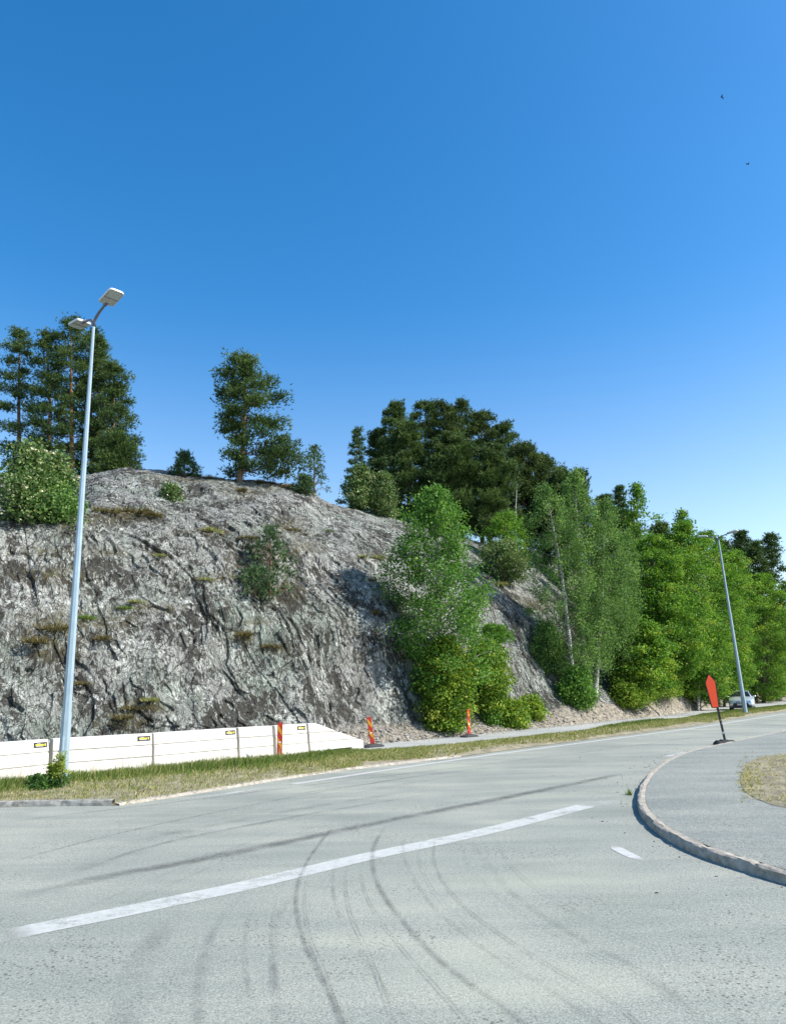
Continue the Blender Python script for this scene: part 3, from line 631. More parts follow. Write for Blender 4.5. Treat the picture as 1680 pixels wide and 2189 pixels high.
def tree(name, label, cat, px, Y, top, prof, kind, seed, group=None, base=None, lean=0, nb=46, dens=1.0, f0=.25, leafsize=None, tr=None, limbs=(), mat=None, barkm=None, curve=0, depth=1.0):
    """px: trunk foot column, Y: depth; top: image row of the tip; base: image row of a visible foot; prof: (f, left px, right px)"""
    rg = np.random.default_rng(seed); k = mpp(Y)
    if base is not None:
        h, _ = hit(px, base)
        if h is not None: Y = h[1]; k = mpp(Y)
    q = atY(px, 1400, Y); z = zat(q[0], q[1])
    for _ in range(3): # refine column for the true foot height
        zr = z; dd_ = np.array([q[0], q[1], zr])-CAM; pxx = 840+FPX*(dd_@Rv)/(dd_@Fv); q[0] += (px-pxx)*k; z = zat(q[0], q[1])
    B = np.array([q[0], q[1], z-.15]); T_ = atY(px+lean, top, Y); H = T_[2]-B[2]
    tt = np.linspace(0, 1, 12); off = np.sin(tt*math.pi)*curve*k
    sway = np.stack([fbm(np.stack([tt*2+seed, tt*0, tt*0+s_], 1), 2, seed % 97) for s_ in (0, 5)], 1)*.035*H*tt[:, None]*(1-.6*tt[:, None])
    TP = B+(T_-B)*tt[:, None]; TP[:, 0] += off+sway[:, 0]; TP[:, 1] += sway[:, 1]
    at = lambda f: np.array([np.interp(f, tt, TP[:, c_]) for c_ in range(3)])
    r0 = tr if tr else (.0115*H+.02 if kind in ('birch', 'aspen') else .014*H+.02)
    root = empty(name, tuple(B), 0, label=label, cat=cat, group=group)
    tb = MB(); lb_ = MB(); tb.tube(TP-B, r0*(1-.92*tt)+.006, 8)
    CC = []; DD = []; CR = []; TN = []
    ga = rg.uniform(0, 6.28)
    if kind == 'pine': nb = int(nb*.8)
    for b_i in range(nb+len(limbs)):
        f = f0+(1-f0)*(((b_i+.5)/nb)**.9); az = ga+b_i*2.39996+rg.normal()*.25
        if b_i >= nb: f, az = limbs[b_i-nb][:2]
        l_, r_ = ext(prof, f); cx = math.cos(az); e_ = (r_ if cx > 0 else l_)*abs(cx)+.5*(l_+r_)*depth*(1-abs(cx)); e_ *= k*(rg.uniform(.42, 1.12) if kind == 'pine' else rg.uniform(.45, 1.18) if kind in ('blossom', 'young', 'juniper', 'aspen') else rg.uniform(.6, 1.15))
        if b_i >= nb: e_ = limbs[b_i-nb][2]*k
        if e_ < .08*1: e_ = .08
        dr = np.array([math.cos(az), math.sin(az), 0]); 
        rise = {'pine': rg.uniform(-.05, .35), 'young': .45, 'birch': .75, 'aspen': .6, 'maple': .55, 'sapling': .6, 'blossom': .5, 'juniper': 1.1}[kind]*e_
        tipP = at(f)+dr*e_; st = at(max(.02, f-rise/H*.9)); st[2] = min(st[2], tipP[2]-rise*.6)
        st = at(np.clip((st[2]-B[2])/H, .03, .98))
        s_ = np.linspace(0, 1, 6)[:, None]; mid = st*(1-s_)+tipP*s_ + np.array([0, 0, 1])*(np.sin(s_*math.pi)*.12*e_*(1 if kind != 'pine' else rg.uniform(-.6, 1)))
        mid[1:-1] += rg.normal(size=(4, 3))*.045*e_
        lb_.tube(mid-B, np.linspace(max(.008, min(r0*.34, .012+.012*e_)), .005, 6), 5, False)
        # side twigs
        nt_ = max(3, int(2+e_*1.6)); 
        for c_i in range(nt_):
            s0 = rg.uniform(.4, 1.0) if kind not in ('juniper', 'sapling', 'maple') else rg.uniform(.15, 1.0); p = np.array([np.interp(s0, np.linspace(0, 1, 6), mid[:, c_]) for c_ in range(3)])
            sd_ = np.array([-dr[1], dr[0], 0])*rg.choice([-1, 1]); tw = unit(dr*.7+sd_*rg.uniform(.1, 1)+np.array([0, 0, rg.uniform(-.1, .5)]))
            ln = e_*.34*(1.15-s0*.6)*rg.uniform(.4, 1.1); qv = p+tw*ln
            if rg.random() < .55: lb_.tube(np.array([p, (p+qv)/2+rg.normal(size=3)*.03*ln, qv])-B, [.012, .009, .005], 4, False)
            CC.append(qv); DD.append(unit(tw+np.array([0, 0, .35]))); CR.append(.22*(1+.18*e_)); TN.append(rg.normal()*(.17 if kind in ('pine', 'young', 'juniper') else .24))
        CC.append(tipP); DD.append(unit(dr+np.array([0, 0, .4]))); CR.append(.2*(1+.15*e_)); TN.append(rg.normal()*(.17 if kind in ('pine', 'young', 'juniper') else .24))
    CC = np.array(CC); DD = np.array(DD); CR = np.array(CR); TN = np.array(TN)
    CC = np.vstack([CC, at(.985)[None], at(.95)[None]]); DD = np.vstack([DD, [[0, 0, 1]]*2]); CR = np.r_[CR, .12, .15]; TN = np.r_[TN, 0, 0]
    if kind in ('pine', 'young', 'juniper'):
        n = int((46 if kind == 'pine' else 13)*dens); g = np.clip(rg.normal(size=(len(CC), n, 3)), -1.5, 1.5)*np.array([1, 1, .55]); CRx = CR[:, None, None]*(1.45 if kind == 'pine' else .8)*rg.uniform(.5, 1.5, (len(CC), 1, 1))
        C = (CC[:, None]+g*CRx).reshape(-1, 3); D = np.repeat(unit(DD+np.array([0, 0, .3])), n, 0)+g.reshape(-1, 3)*.35
        ls = (leafsize or .26)*.86 if kind == 'pine' else (leafsize or .2); kk = 6
        V, F_ = needles(C, unit(D), ls, ls*.22, kk, rg, .6); tn = np.repeat(np.clip(.45+np.repeat(TN, n)+rg.normal(size=len(C))*.14+g.reshape(-1, 3)[:, 2]*.12, 0, 1), kk*3)
    elif kind == 'birch':
        n = int(74*dens); g = rg.normal(size=(len(CC), n, 3))*np.array([.8, .8, .6]); hang = rg.uniform(0, 1, (len(CC), n, 1))**.8*np.array([0, 0, -1.0])*rg.uniform(.3, 1.0, (len(CC), 1, 1))
        C = (CC[:, None]+g*CR[:, None, None]+hang).reshape(-1, 3)
        V, F_ = leaves(C, leafsize or .10, -.1, .75, rg); tn = np.repeat(np.clip(.42+np.repeat(TN, n)+rg.normal(size=len(C))*.2, 0, 1), 4)
    else:
        n = int((50 if kind == 'aspen' else 36)*dens); sq = .58 if kind in ('maple', 'sapling') else .7; g = rg.normal(size=(len(CC), n, 3))*np.array([1, 1, sq])
        C = (CC[:, None]+g*CR[:, None, None]*1.05).reshape(-1, 3)
        V, F_ = leaves(C, leafsize or .13, {'maple': .35, 'sapling': .4}.get(kind, .2), .85, rg)
        tn = np.clip(.42+np.repeat(TN, n)+rg.normal(size=len(C))*.17, 0, 1)
        if kind == 'blossom':
            fl = (rg.random(len(C)) < .10)&(np.repeat(TN, n) > -.05); tn = np.where(fl, .93, np.minimum(tn, .8))
        tn = np.repeat(tn, 4)
    mm, bm_ = MAT[kind]
    zb = B[2]+.05; 
    build('crown', V-B, F_, M[mat or mm], root, {'tint': tn})
    nv_ = tb.n; tb.V += lb_.V
    for k_, fl_ in lb_.F.items(): tb.F.setdefault(k_, []).extend([f_+nv_ for f_ in fl_])
    tk = tb.done('trunk', [M[barkm or bm_], M[barkm or {'birch': 'twig', 'aspen': 'twig'}.get(kind, bm_)]], root, True, False)
    fi = np.zeros(len(tk.data.polygons), dtype=np.int32); ls_ = np.empty(len(fi), dtype=np.int32); tk.data.polygons.foreach_get('loop_start', ls_)
    vi = np.empty(len(tk.data.loops), dtype=np.int32); tk.data.loops.foreach_get('vertex_index', vi); tk.data.polygons.foreach_set('material_index', (vi[ls_] >= nv_).astype(np.int32))
    return root
PG = 'pines in the grove on the left crest'
def oval(l, r, lo=.15, hi=.35):
    return [(0, l*.5, r*.5), (lo, l*.8, r*.8), (hi, l, r), (.6, l*.92, r*.92), (.85, l*.55, r*.55), (1, l*.1, r*.1)]
def cone(l, r): return [(0, l, r), (.25, l*.95, r*.95), (.6, l*.6, r*.6), (1, 1, 1)]
# ------------------------------------------------------------------ trees on the left crest
tree('pine_tree', 'dark pine with its top cut lowest at the far left edge of the crest grove', 'tree', 45, 58, 705, oval(60, 56), 'pine', 11, PG, f0=.2, dens=.88)
tree('pine_tree', 'pine with a tall leaning side branch left of the tallest pine in the crest grove', 'tree', 104, 57, 712, [(0,20,20),(.3,60,44),(.6,50,44),(.85,34,30),(1,5,5)], 'pine', 12, PG, f0=.2, nb=46, dens=.92)
tree('pine_tree', 'tallest pine of the crest grove, rising behind the lower lamp head', 'tree', 152, 57, 681, [(0,10,10),(.25,48,46),(.6,58,54),(.85,42,38),(1,14,14)], 'pine', 13, PG, nb=48, dens=.92, f0=.24, barkm='pine_bark_red')
tree('pine_tree', 'dense dark pine directly behind the near lamp post on the crest', 'tree', 196, 60, 706, [(0,24,30),(.3,50,56),(.7,46,46),(.9,30,34),(1,14,12)], 'pine', 14, PG, nb=54, dens=.92, f0=.1)
tree('pine_tree', 'pine just right of the near lamp post with a rounded top', 'tree', 214, 58, 724, [(0,30,40),(.3,44,60),(.7,34,42),(.9,22,28),(1,8,8)], 'pine', 15, PG, nb=54, dens=.92, f0=.06)
tree('pine_tree', 'rightmost tall pine of the crest grove with a stepped outer edge', 'tree', 240, 57, 778, [(0,40,46),(.3,42,54),(.6,38,42),(.9,22,28),(1,6,8)], 'pine', 16, PG, nb=54, dens=.92, f0=.03)
tree('young_pine', 'low bushy young pine at the right foot of the crest grove', 'tree', 250, 50, 932, [(0,34,34),(.5,36,36),(.85,24,24),(1,5,5)], 'pine', 17, PG, f0=.03, nb=34)
tree('whitebeam_bush', 'cream flowering bush on the left rock terrace, nearest the lamp post', 'bush', 118, 46, 980, [(0,46,40),(.4,50,44),(.7,34,30),(1,5,5)], 'blossom', 18, 'cream flowering bushes on the left terrace', base=1104, f0=.03, nb=60, dens=.8, leafsize=.12)
tree('whitebeam_bush', 'cream flowering bush at the left edge of the rock terrace, partly cut by the frame', 'bush', 62, 43, 956, [(0,60,40),(.4,60,50),(.75,34,26),(1,5,5)], 'blossom', 19, 'cream flowering bushes on the left terrace', base=1108, f0=.03, nb=60, dens=.8, leafsize=.12)
tree('green_bush', 'dark green leafy bush low on the left rock terrace under the flowering bushes', 'bush', 100, 42, 1030, [(0,60,60),(.5,62,56),(1,14,14)], 'blossom', 20, base=1112, f0=.03, nb=60, mat='birch_leaf', leafsize=.11)
# lone pine
tree('lone_pine', 'lone tall pine on the rock crest against the open sky, low limb to the right', 'tree', 512, 50, 760,
     [(0,12,20),(.1,26,50),(.18,26,70),(.3,32,64),(.42,34,76),(.55,30,74),(.66,40,66),(.8,42,50),(.92,32,28),(1,12,12)], 'pine', 33, base=1029, lean=12, nb=44, f0=.07, dens=1.0, curve=6, tr=.2, limbs=[(.16, .1, 128), (.2, -.35, 118), (.13, .5, 95), (.24, .3, 90), (.12, -.2, 70), (.3, -.1, 84), (.46, .2, 80), (.5, 3.1, 46), (.72, 3.0, 56), (.84, 3.2, 50), (.66, 0.1, 72), (.4, 3.3, 44)])
tree('juniper_bush', 'small spiky juniper alone on the skyline between the grove and the lone pine', 'bush', 395, 50, 970, [(0,38,40),(.3,36,36),(.6,18,20),(.8,8,8),(1,1,1)], 'young', 34, base=1020, f0=.05, nb=26, dens=.55, leafsize=.24)
tree('young_pine', 'thin young pine with open whorled branches right of the lone pine', 'tree', 672, 50, 955, [(0,20,20),(.12,44,36),(.3,34,34),(.6,22,20),(.85,10,10),(1,1,1)], 'young', 35, base=1056, f0=.1, nb=28, dens=.42)
tree('juniper_bush', 'dark round juniper at the foot of the thin young pine', 'bush', 650, 50, 1017, [(0,20,20),(.5,20,22),(1,4,4)], 'juniper', 36, base=1055, f0=.05, nb=28, dens=.6)
tree('pine_tree', 'bluish cone shaped pine between the thin young pine and the big pine stand', 'tree', 762, 66, 918, [(0,34,40),(.2,42,46),(.5,32,38),(.8,18,18),(1,2,2)], 'young', 37, f0=.12, nb=54, leafsize=.28, dens=.8)
tree('rowan_tree', 'light green rowan in front of the bluish cone shaped pine', 'tree', 772, 54, 1000, [(0,20,24),(.3,36,40),(.7,26,26),(1,4,4)], 'aspen', 38, f0=.05, nb=54, mat='blossom_leaf', leafsize=.15)
tree('whitebeam_bush', 'small bush with white blossom left of the big pine stand', 'bush', 822, 54, 1012, [(0,24,24),(.5,28,26),(1,8,8)], 'blossom', 39, f0=.05, nb=40)
# big stand
BG = 'pines of the big stand on the hill'
stand = [(842, 72, 860, [(0,8,8),(.35,20,20),(.6,40,34),(.85,32,30),(1,8,8)], 'dark slender pine at the left front of the big stand'),
 (812, 74, 918, [(0,6,6),(.3,16,14),(.6,22,22),(.9,22,18),(1,8,8)], 'leftmost pine of the big stand, sky showing through its thin crown'),
 (872, 66, 905, [(0,20,20),(.2,50,40),(.5,56,50),(.8,38,38),(1,14,14)], 'broad pine in the front row above the leafy birch by the path'),
 (908, 78, 856, [(0,20,20),(.3,44,44),(.7,46,44),(.9,30,30),(1,14,14)], 'highest pointed pine left of centre in the big stand'),
 (948, 74, 864, [(0,20,20),(.3,50,50),(.7,50,50),(.9,32,32),(1,14,14)], 'bushy pine in the middle of the big stand'),
 (988, 79, 857, [(0,20,20),(.3,50,50),(.7,46,46),(.9,30,30),(1,14,14)], 'tall pine with a dense rounded top right of the middle of the big stand'),
 (962, 66, 930, [(0,30,30),(.2,56,56),(.6,60,60),(.85,42,42),(1,14,14)], 'wide dark pine in the front row of the big stand'),
 (1030, 75, 884, [(0,30,30),(.2,50,56),(.6,50,56),(.85,36,42),(1,14,14)], 'pine with drooping dead twigs on the right half of the big stand'),
 (1048, 66, 955, [(0,30,34),(.2,52,56),(.6,52,54),(.85,34,36),(1,14,14)], 'brownish pine low in the front right of the big stand'),
 (1076, 76, 908, [(0,30,30),(.3,48,50),(.7,46,46),(.9,26,30),(1,10,10)], 'pine stepping down the right shoulder of the big stand'),
 (1122, 73, 952, [(0,26,26),(.3,50,50),(.7,50,48),(.9,30,34),(1,12,12)], 'flat topped pine behind the bare dead pine'),
 (1164, 74, 978, [(0,30,36),(.3,46,46),(.7,42,40),(.9,26,30),(1,8,8)], 'second last pine at the right end of the big stand'),
 (1196, 71, 1012, [(0,30,34),(.3,40,42),(.7,34,34),(.9,20,22),(1,6,6)], 'last and lowest pine at the right end of the big stand, touching the birches')]
for n_, (px, Y, top, pr, lab) in enumerate(stand):
    tree('pine_tree', lab, 'tree', px, Y, top, pr, 'pine', 50+n_, BG, mat='pine_olive' if n_ % 3 == 1 else None, f0=.16, nb=62, dens=1.0, leafsize=.33)
tree('dead_pine', 'bare dead pine with pale crooked branches at the right of the big stand', 'dead tree', 1103, 62, 1030, [(0,2,2),(.4,12,12),(.7,26,16),(1,4,4)], 'pine', 70, f0=.4, nb=14, dens=.08, barkm='dead_bark')
tree('maple_tree', 'bright green maple below the dead pine on the slope', 'tree', 1082, 58, 1098, [(0,30,30),(.3,50,44),(.7,46,40),(1,12,12)], 'maple', 71, f0=.1, nb=60)
tree('whitebeam_tree', 'spreading low tree with cream blossom on the ledge right of the leafy birch', 'tree', 1080, 50, 1160, [(0,20,20),(.3,50,50),(.7,50,48),(1,14,14)], 'blossom', 72, base=1250, f0=.15, nb=64)
# birches
tree('birch_tree', 'leaning birch with thin crown, left of the tallest birch', 'tree', 1224, 45, 1030, [(0,5,5),(.2,40,50),(.45,70,60),(.7,56,56),(.9,40,38),(1,8,8)], 'birch', 80, 'birches on the slope', base=1495, lean=-62, nb=80, dens=.72, f0=.12, curve=14)
tree('birch_tree', 'tallest birch on the slope with two white stems and drooping twigs', 'tree', 1252, 45, 998, [(0,5,5),(.15,52,50),(.4,52,70),(.6,46,70),(.8,30,46),(.93,22,22),(1,5,5)], 'birch', 81, 'birches on the slope', base=1490, lean=-25, nb=105, dens=.72, f0=.1)
tree('birch_tree', 'slim birch right of the tallest birch, crown hanging over the maples', 'tree', 1272, 47, 1062, [(0,5,5),(.2,20,40),(.45,40,66),(.7,40,64),(.9,24,36),(1,6,6)], 'birch', 82, 'birches on the slope', base=1485, lean=24, nb=80, dens=.72, f0=.2)
tree('dark_birch', 'dark stemmed tree between the birches and the maples', 'tree', 1332, 50, 1130, [(0,5,5),(.3,30,20),(.5,46,30),(.8,44,30),(1,10,10)], 'birch', 83, base=1496, barkm='bark', nb=60, f0=.25)
tree('sapling', 'dark green sapling at the foot of the birches', 'bush', 1232, 42, 1432, [(0,24,30),(.5,34,34),(1,8,8)], 'aspen', 84, base=1508, f0=.04, nb=46)
tree('sapling', 'leafy undergrowth bush left under the leaning birch', 'bush', 1165, 46, 1330, [(0,24,34),(.5,40,44),(1,10,10)], 'birch', 85, base=1425, f0=.04, nb=54)
# leafy birch by the path
tree('leafy_birch', 'big leafy birch standing against the grey rock beside the path', 'tree', 940, 33, 1046, [(0,10,10),(.1,50,60),(.2,88,88),(.32,104,104),(.5,106,112),(.65,98,98),(.8,84,72),(.92,52,46),(1,10,10)], 'aspen', 90, base=1545, lean=-5, nb=130, f0=.12, dens=.9, barkm='birch_bark', leafsize=.115, tr=.13, depth=.8)
SG = 'pale leaved saplings at the foot of the rock'
tree('maple_sapling', 'yellow green maple sapling behind the traffic marker, under the leafy birch', 'bush', 950, 31, 1368, [(0,36,46),(.2,44,50),(.5,46,46),(.8,30,36),(1,8,8)], 'sapling', 91, SG, base=1562, f0=.03, nb=110, leafsize=.12, dens=1.3)
tree('maple_sapling', 'yellow green maple sapling hugging the rock right of the leafy birch', 'bush', 1036, 33, 1372, [(0,22,22),(.3,40,48),(.6,40,46),(.85,26,28),(1,8,8)], 'sapling', 92, SG, base=1520, f0=.05, nb=90, leafsize=.12, dens=1.3)
tree('maple_sapling', 'low round sapling on the bank between the marker and the birches', 'bush', 1090, 36, 1503, [(0,28,30),(.5,30,32),(1,8,8)], 'sapling', 93, SG, base=1550, f0=.03, nb=44, leafsize=.13)
tree('maple_sapling', 'small yellow green sapling on the bank just left of the birch feet', 'bush', 1134, 38, 1494, [(0,18,20),(.5,22,20),(1,6,6)], 'sapling', 94, SG, base=1532, f0=.03, nb=34, leafsize=.13)
tree('maple_sapling', 'tiny sapling lowest at the foot of the rock beside the third marker', 'bush', 1045, 34, 1518, [(0,9,9),(.5,12,12),(1,3,3)], 'aspen', 95, SG, base=1545, f0=.03, nb=16, leafsize=.11)
tree('juniper_bush', 'flat green creeping juniper on the sunlit ledge right of the leafy birch', 'bush', 1052, 42, 1340, [(0,34,34),(.5,30,30),(1,8,8)], 'juniper', 96, base=1368, f0=.05, nb=40, mat='aspen_leaf')
# scraggly pine on the face
tree('scraggly_pine', 'thin scraggly pine growing out of the middle of the rock face', 'tree', 578, 40, 1128, [(0,50,56),(.2,66,62),(.5,54,50),(.8,18,18),(1,3,3)], 'young', 97, base=1268, f0=.05, nb=30, dens=.34)
tree('small_bush', 'small green bush in the hollow under the scraggly pine', 'bush', 545, 40, 1215, [(0,44,60),(.5,40,60),(1,10,10)], 'young', 98, base=1275, f0=.05, nb=20, dens=.4)
tree('small_bush', 'small green bush high on the rock face below the skyline juniper', 'bush', 366, 46, 1040, [(0,14,14),(.5,15,14),(1,3,3)], 'aspen', 99, base=1068, f0=.05, nb=14, dens=.45, mat='blossom_leaf')
# maples to the right
MG = 'maples on the slope behind the arrow sign'
mp = [(1392, 58, 1148, 76, 72, 'maple at the left end of the maple row, next to the birches'),
 (1452, 60, 1118, 66, 66, 'maple whose crown stands highest in the maple row'),
 (1512, 66, 1138, 62, 64, 'maple directly left of the far lamp head'),
 (1566, 76, 1180, 54, 56, 'maple directly behind the far lamp post'),
 (1632, 78, 1228, 60, 60, 'maple right of the far lamp post, above the silver car'),
 (1425, 56, 1250, 78, 70, 'front maple with layered crown between the birches and the arrow sign'),
 (1495, 60, 1300, 66, 60, 'front maple above the point of the arrow sign'),
 (1548, 68, 1310, 44, 44, 'front maple between the arrow sign and the far lamp post'),
 (1365, 51, 1330, 48, 56, 'small front maple beside the dark stemmed tree'),
 (1692, 84, 1240, 60, 60, 'maple at the far right edge of the maple row')]
for n_, (px, Y, top, l, r, lab) in enumerate(mp):
    tree('maple_tree', lab, 'tree', px, Y, top, [(0,l*.7,r*.7),(.25,l*1.05,r*1.05),(.6,l*1.08,r*1.08),(.8,l*.85,r*.85),(.93,l*.5,r*.5),(1,l*.14,r*.14)], 'maple', 110+n_, MG, f0=.04 if n_ in (4, 9) else .08 if n_ < 5 else .15, nb=105, leafsize=.145, dens=1.7)
bs = [(1350, 1502, 1408, 44, 44, 'sapling', 'leafy bush at the top of the bank beside the bare rock slab'), (1405, 1488, 1424, 44, 46, 'sapling', 'rounded bush on top of the bank, second from the rock slab'),
 (1462, 1486, 1416, 44, 46, 'maple', 'bush on top of the bank just left of the arrow sign'), (1335, 1508, 1466, 24, 32, 'sapling', 'low bush spilling down the bank below the rock slab'),
 (1552, 1492, 1450, 22, 18, 'sapling', 'small bush on the bank between the arrow sign and the silver car'), (1512, 1486, 1430, 30, 30, 'maple', 'bush hidden behind the arrow sign'), (1650, 1478, 1420, 34, 34, 'maple', 'bush on the bank right of the silver car')]
for n_, (px, bs_, top, l, r, kd, lab) in enumerate(bs):
    tree('bank_bush', lab, 'bush', px, 52, top, [(0,l,r),(.5,l,r),(.85,l*.6,r*.6),(1,l*.2,r*.2)], kd, 130+n_, 'bushes along the top of the bank', base=bs_, f0=.03, nb=54, leafsize=.12, dens=1.6)
tree('oak_tree', 'thin branched tree with an open crown rising above the birches on the right', 'tree', 1362, 62, 1036, [(0,4,4),(.45,10,10),(.6,30,34),(.8,26,40),(.92,12,20),(1,4,4)], 'aspen', 140, f0=.5, nb=36, dens=.55, barkm='bark', mat='maple_leaf', leafsize=.17)
tree('oak_tree', 'thin open crowned tree poking out above the maple row', 'tree', 1458, 63, 1092, [(0,4,4),(.5,10,10),(.7,26,34),(.88,14,24),(1,4,4)], 'aspen', 141, f0=.5, nb=32, dens=.55, barkm='bark', mat='maple_leaf', leafsize=.17)
tree('white_stem_birch', 'pale stemmed birch among the maples left of the far lamp post', 'tree', 1492, 59, 1180, [(0,3,3),(.5,6,6),(.8,18,14),(1,4,4)], 'birch', 142, f0=.5, nb=16, dens=.3, tr=.12)
cf = [(1322, 66, 1040, 20, 'young', 'pointed dark spruce right behind the tallest birch'), (1292, 68, 1062, 26, 'pine', 'dark pine seen just over the birch crowns'), (1240, 70, 1008, 24, 'pine', 'dark pine behind the tip of the tallest birch'),
 (1340, 66, 1098, 34, 'pine', 'dark pine filling the gap behind the open crowned tree'), (1582, 84, 1138, 30, 'pine', 'sparse pine on the skyline right of the far lamp head'), (1612, 80, 1160, 32, 'pine', 'dark pine behind the far lamp post, at the right edge of the skyline'),
 (1545, 80, 1158, 30, 'pine', 'small dark pine seen under the far lamp head'), (1650, 82, 1142, 36, 'pine', 'pine outside the right end of the skyline'), (1208, 68, 1040, 28, 'pine', 'dark pine behind the leaning birch'), (1412, 72, 1120, 34, 'pine', 'dark pine hidden among the maple tops')]
for n_, (px, Y, top, e_, kd, lab) in enumerate(cf):
    tree('pine_tree', lab, 'tree', px, Y, top, [(0,e_*.6,e_*.6),(.3,e_,e_),(.65,e_*.9,e_*.9),(.9,e_*.5,e_*.5),(1,e_*.1,e_*.1)], kd, 150+n_, 'dark conifers behind the leafy trees', f0=.25 if Y < 80 else .45, nb=46, leafsize=.34, dens=.9 if Y < 80 else .6)

# ------------------------------------------------------------------ tufts on the rock
tuft_mesh = []
for v_ in range(4):
    rg = np.random.default_rng(900+v_); n = 300; C = np.clip(rg.normal(size=(n, 3)), -1.5, 1.5)*np.array([.36, .2, .0])
    D = unit(np.stack([C[:, 0]*1.6+rg.normal(size=n)*.4, C[:, 1]*1.6+rg.normal(size=n)*.4, np.ones(n)], 1))
    V, F_ = needles(C, D, .26, .03, 2, rg, .35); tuft_mesh.append((V, F_, np.repeat(rg.uniform(0, 1, n*2), 3)))
TFT = [(280,1096,1.5,0,'on the long ledge right of the near lamp post'),(332,1104,1.0,0,'at the right tip of the long ledge'),(228,1093,.9,0,'at the left end of the long ledge, next to the lamp post'),
  (515,1050,.9,1,'in the cleft under the lone pine'),(372,1008,.8,0,'on the crest just left of the spiky juniper'),(415,1018,1.0,0,'on the crest just right of the spiky juniper'),(455,1023,1.0,0,'on the crest between the juniper and the lone pine'),
  (548,1031,.9,0,'on the crest right beside the lone pine foot'),(582,1034,1.0,0,'on the crest under the long low limb of the lone pine'),(614,1042,1.0,1,'on the crest left of the round juniper'),
  (452,1135,.9,2,'on the short ledge left above the scraggly pine'),(530,1150,.8,0,'just above left of the scraggly pine'),(345,1188,.6,2,'alone on the face below the long ledge'),(437,1238,.6,2,'alone on the face left of the scraggly pine foot'),
  (520,1358,1.0,1,'on the small shelf in the lower middle of the rock face'),(578,1382,.7,0,'right below the shelf in the lower middle of the rock face'),(316,1496,.8,2,'at the top of the slanting seam above the barriers'),(288,1513,.8,0,'in the middle of the slanting seam above the barriers'),(258,1534,.8,0,'at the bottom of the slanting seam above the barriers'),
  (180,1320,.6,3,'directly right of the near lamp post halfway up the face'),(262,1300,.7,3,'in the rising crack right of the near lamp post'),(292,1286,.6,2,'at the upper end of the rising crack'),(110,1345,1.0,0,'on the mossy patch left of the near lamp post'),(85,1372,.9,0,'lowest on the mossy patch at the left edge'),
  (802,1192,.9,2,'on the ledge left of the leafy birch top'),(775,1190,.6,2,'at the left end of the ledge beside the leafy birch top'),(790,1240,.6,0,'on the face left of the leafy birch, under the ledge'),(800,1310,.7,0,'at the edge of the shadow left of the leafy birch'),
  (622,1133,.8,1,'right above the scraggly pine'),(1066,1250,1.2,2,'on the pale ledge right of the leafy birch'),(705,1135,.5,3,'in the gully between the round juniper and the leafy birch'),(215,1365,.7,0,'right of the near lamp post below the crack'),(180,1460,.7,0,'low on the face right of the near lamp post')]
tm_ = [M['heather'], M['heather'], M['grass'], M['weed']]
TK = {0: ('brown grass tuft', 'brown grass tufts on the rock'), 1: ('dark heather tuft', 'heather tufts on the rock'), 2: ('straw green grass tuft', 'green grass tufts on the rock'), 3: ('fresh green fern tuft', 'fern tufts on the rock')}
first = {}
for q, (px, py, s_, kd, wh_) in enumerate(TFT):
    h, nr = hit(px, py)
    if h is None: h, nr = hit(px, py+10)
    if h is None: continue
    if kd not in first:
        V, F_, tn = tuft_mesh[kd]
        if kd == 2: tn = tn*.85+.15
        o = build('grass_tuft', V, F_, tm_[kd], None, {'tint': tn}); first[kd] = o
    else:
        o = first[kd].copy(); col.objects.link(o)
    o.location = tuple(h-np.array([0, 0, .05])); o.rotation_euler = (0, 0, (q*1.7) % 6.28); o.scale = (s_*.95, s_*.95, s_*(.75+.1*(q % 4)))
    tag(o, TK[kd][0]+' '+wh_, 'grass tuft', TK[kd][1])
# ------------------------------------------------------------------ verge grass, scree stones
n = 120000
gx = np.concatenate([rng.uniform(-12, 1, int(n*.3)), rng.uniform(-3, 34, n-int(n*.3))]); cc = rng.uniform(0.0, 1.0, n)
ya, yb = yline(KERB, gx), yline(NEAR, gx); gy = ya+(yb-ya)*cc; gz = verge_h(gx, cc)-.02
bald = (fbm(np.stack([gx*.5, gy*.5, gx*0], 1), 3, 31)+.25*(gx > 2)*(cc < .35)) 
keep = bald < np.where(gx < 1, .55, .28)
keep |= (gx > 1) & (rng.random(n) < .55); keep &= ~((gx > -1) & (cc < .10+.10*vnoise(np.stack([gx, gy*0, gx*0], 1)*.7, 5)))
gx, gy, gz, cc = gx[keep], gy[keep], gz[keep], cc[keep]; n = len(gx)
C = np.stack([gx, gy, gz], 1)
green = sst(-.15, .5, (cc-.36)*1.4+.3*vnoise(C*.9, 61))*(1-sst(-3.2, .3, gx)) + .8*sst(.55, .9, cc)*sst(9, 11, gx)*(1-sst(14.5, 16, gx)) + .9*sst(.35, .7, cc)*sst(17.5, 20, gx)
hgt = (.09+.15*green*(1-.45*(gx > 17))+.06*rng.random(n))*(1+.25*vnoise(C*2.2, 62))
D = unit(rng.normal(size=(n, 3))*np.array([.28, .28, .0])+np.array([.12, 0, 1.0]))*1.0
flatd = unit(rng.normal(size=(n, 3))*np.array([1, 1, .25])); dry = rng.random(n) > (.35+.65*green)
D = np.where(dry[:, None], unit(D*.9+flatd), D)
s_ = unit(np.cross(D, rng.normal(size=(n, 3)))); wd = np.where(dry, .016, .019)[:, None]*np.clip(gy/20, .9, 2.8)[:, None]
bend = D*hgt[:, None]*.55; tipv = D*hgt[:, None]+np.stack([.25*hgt, 0*hgt, -.05*hgt], 1)*rng.uniform(-.4, 1, (n, 1))
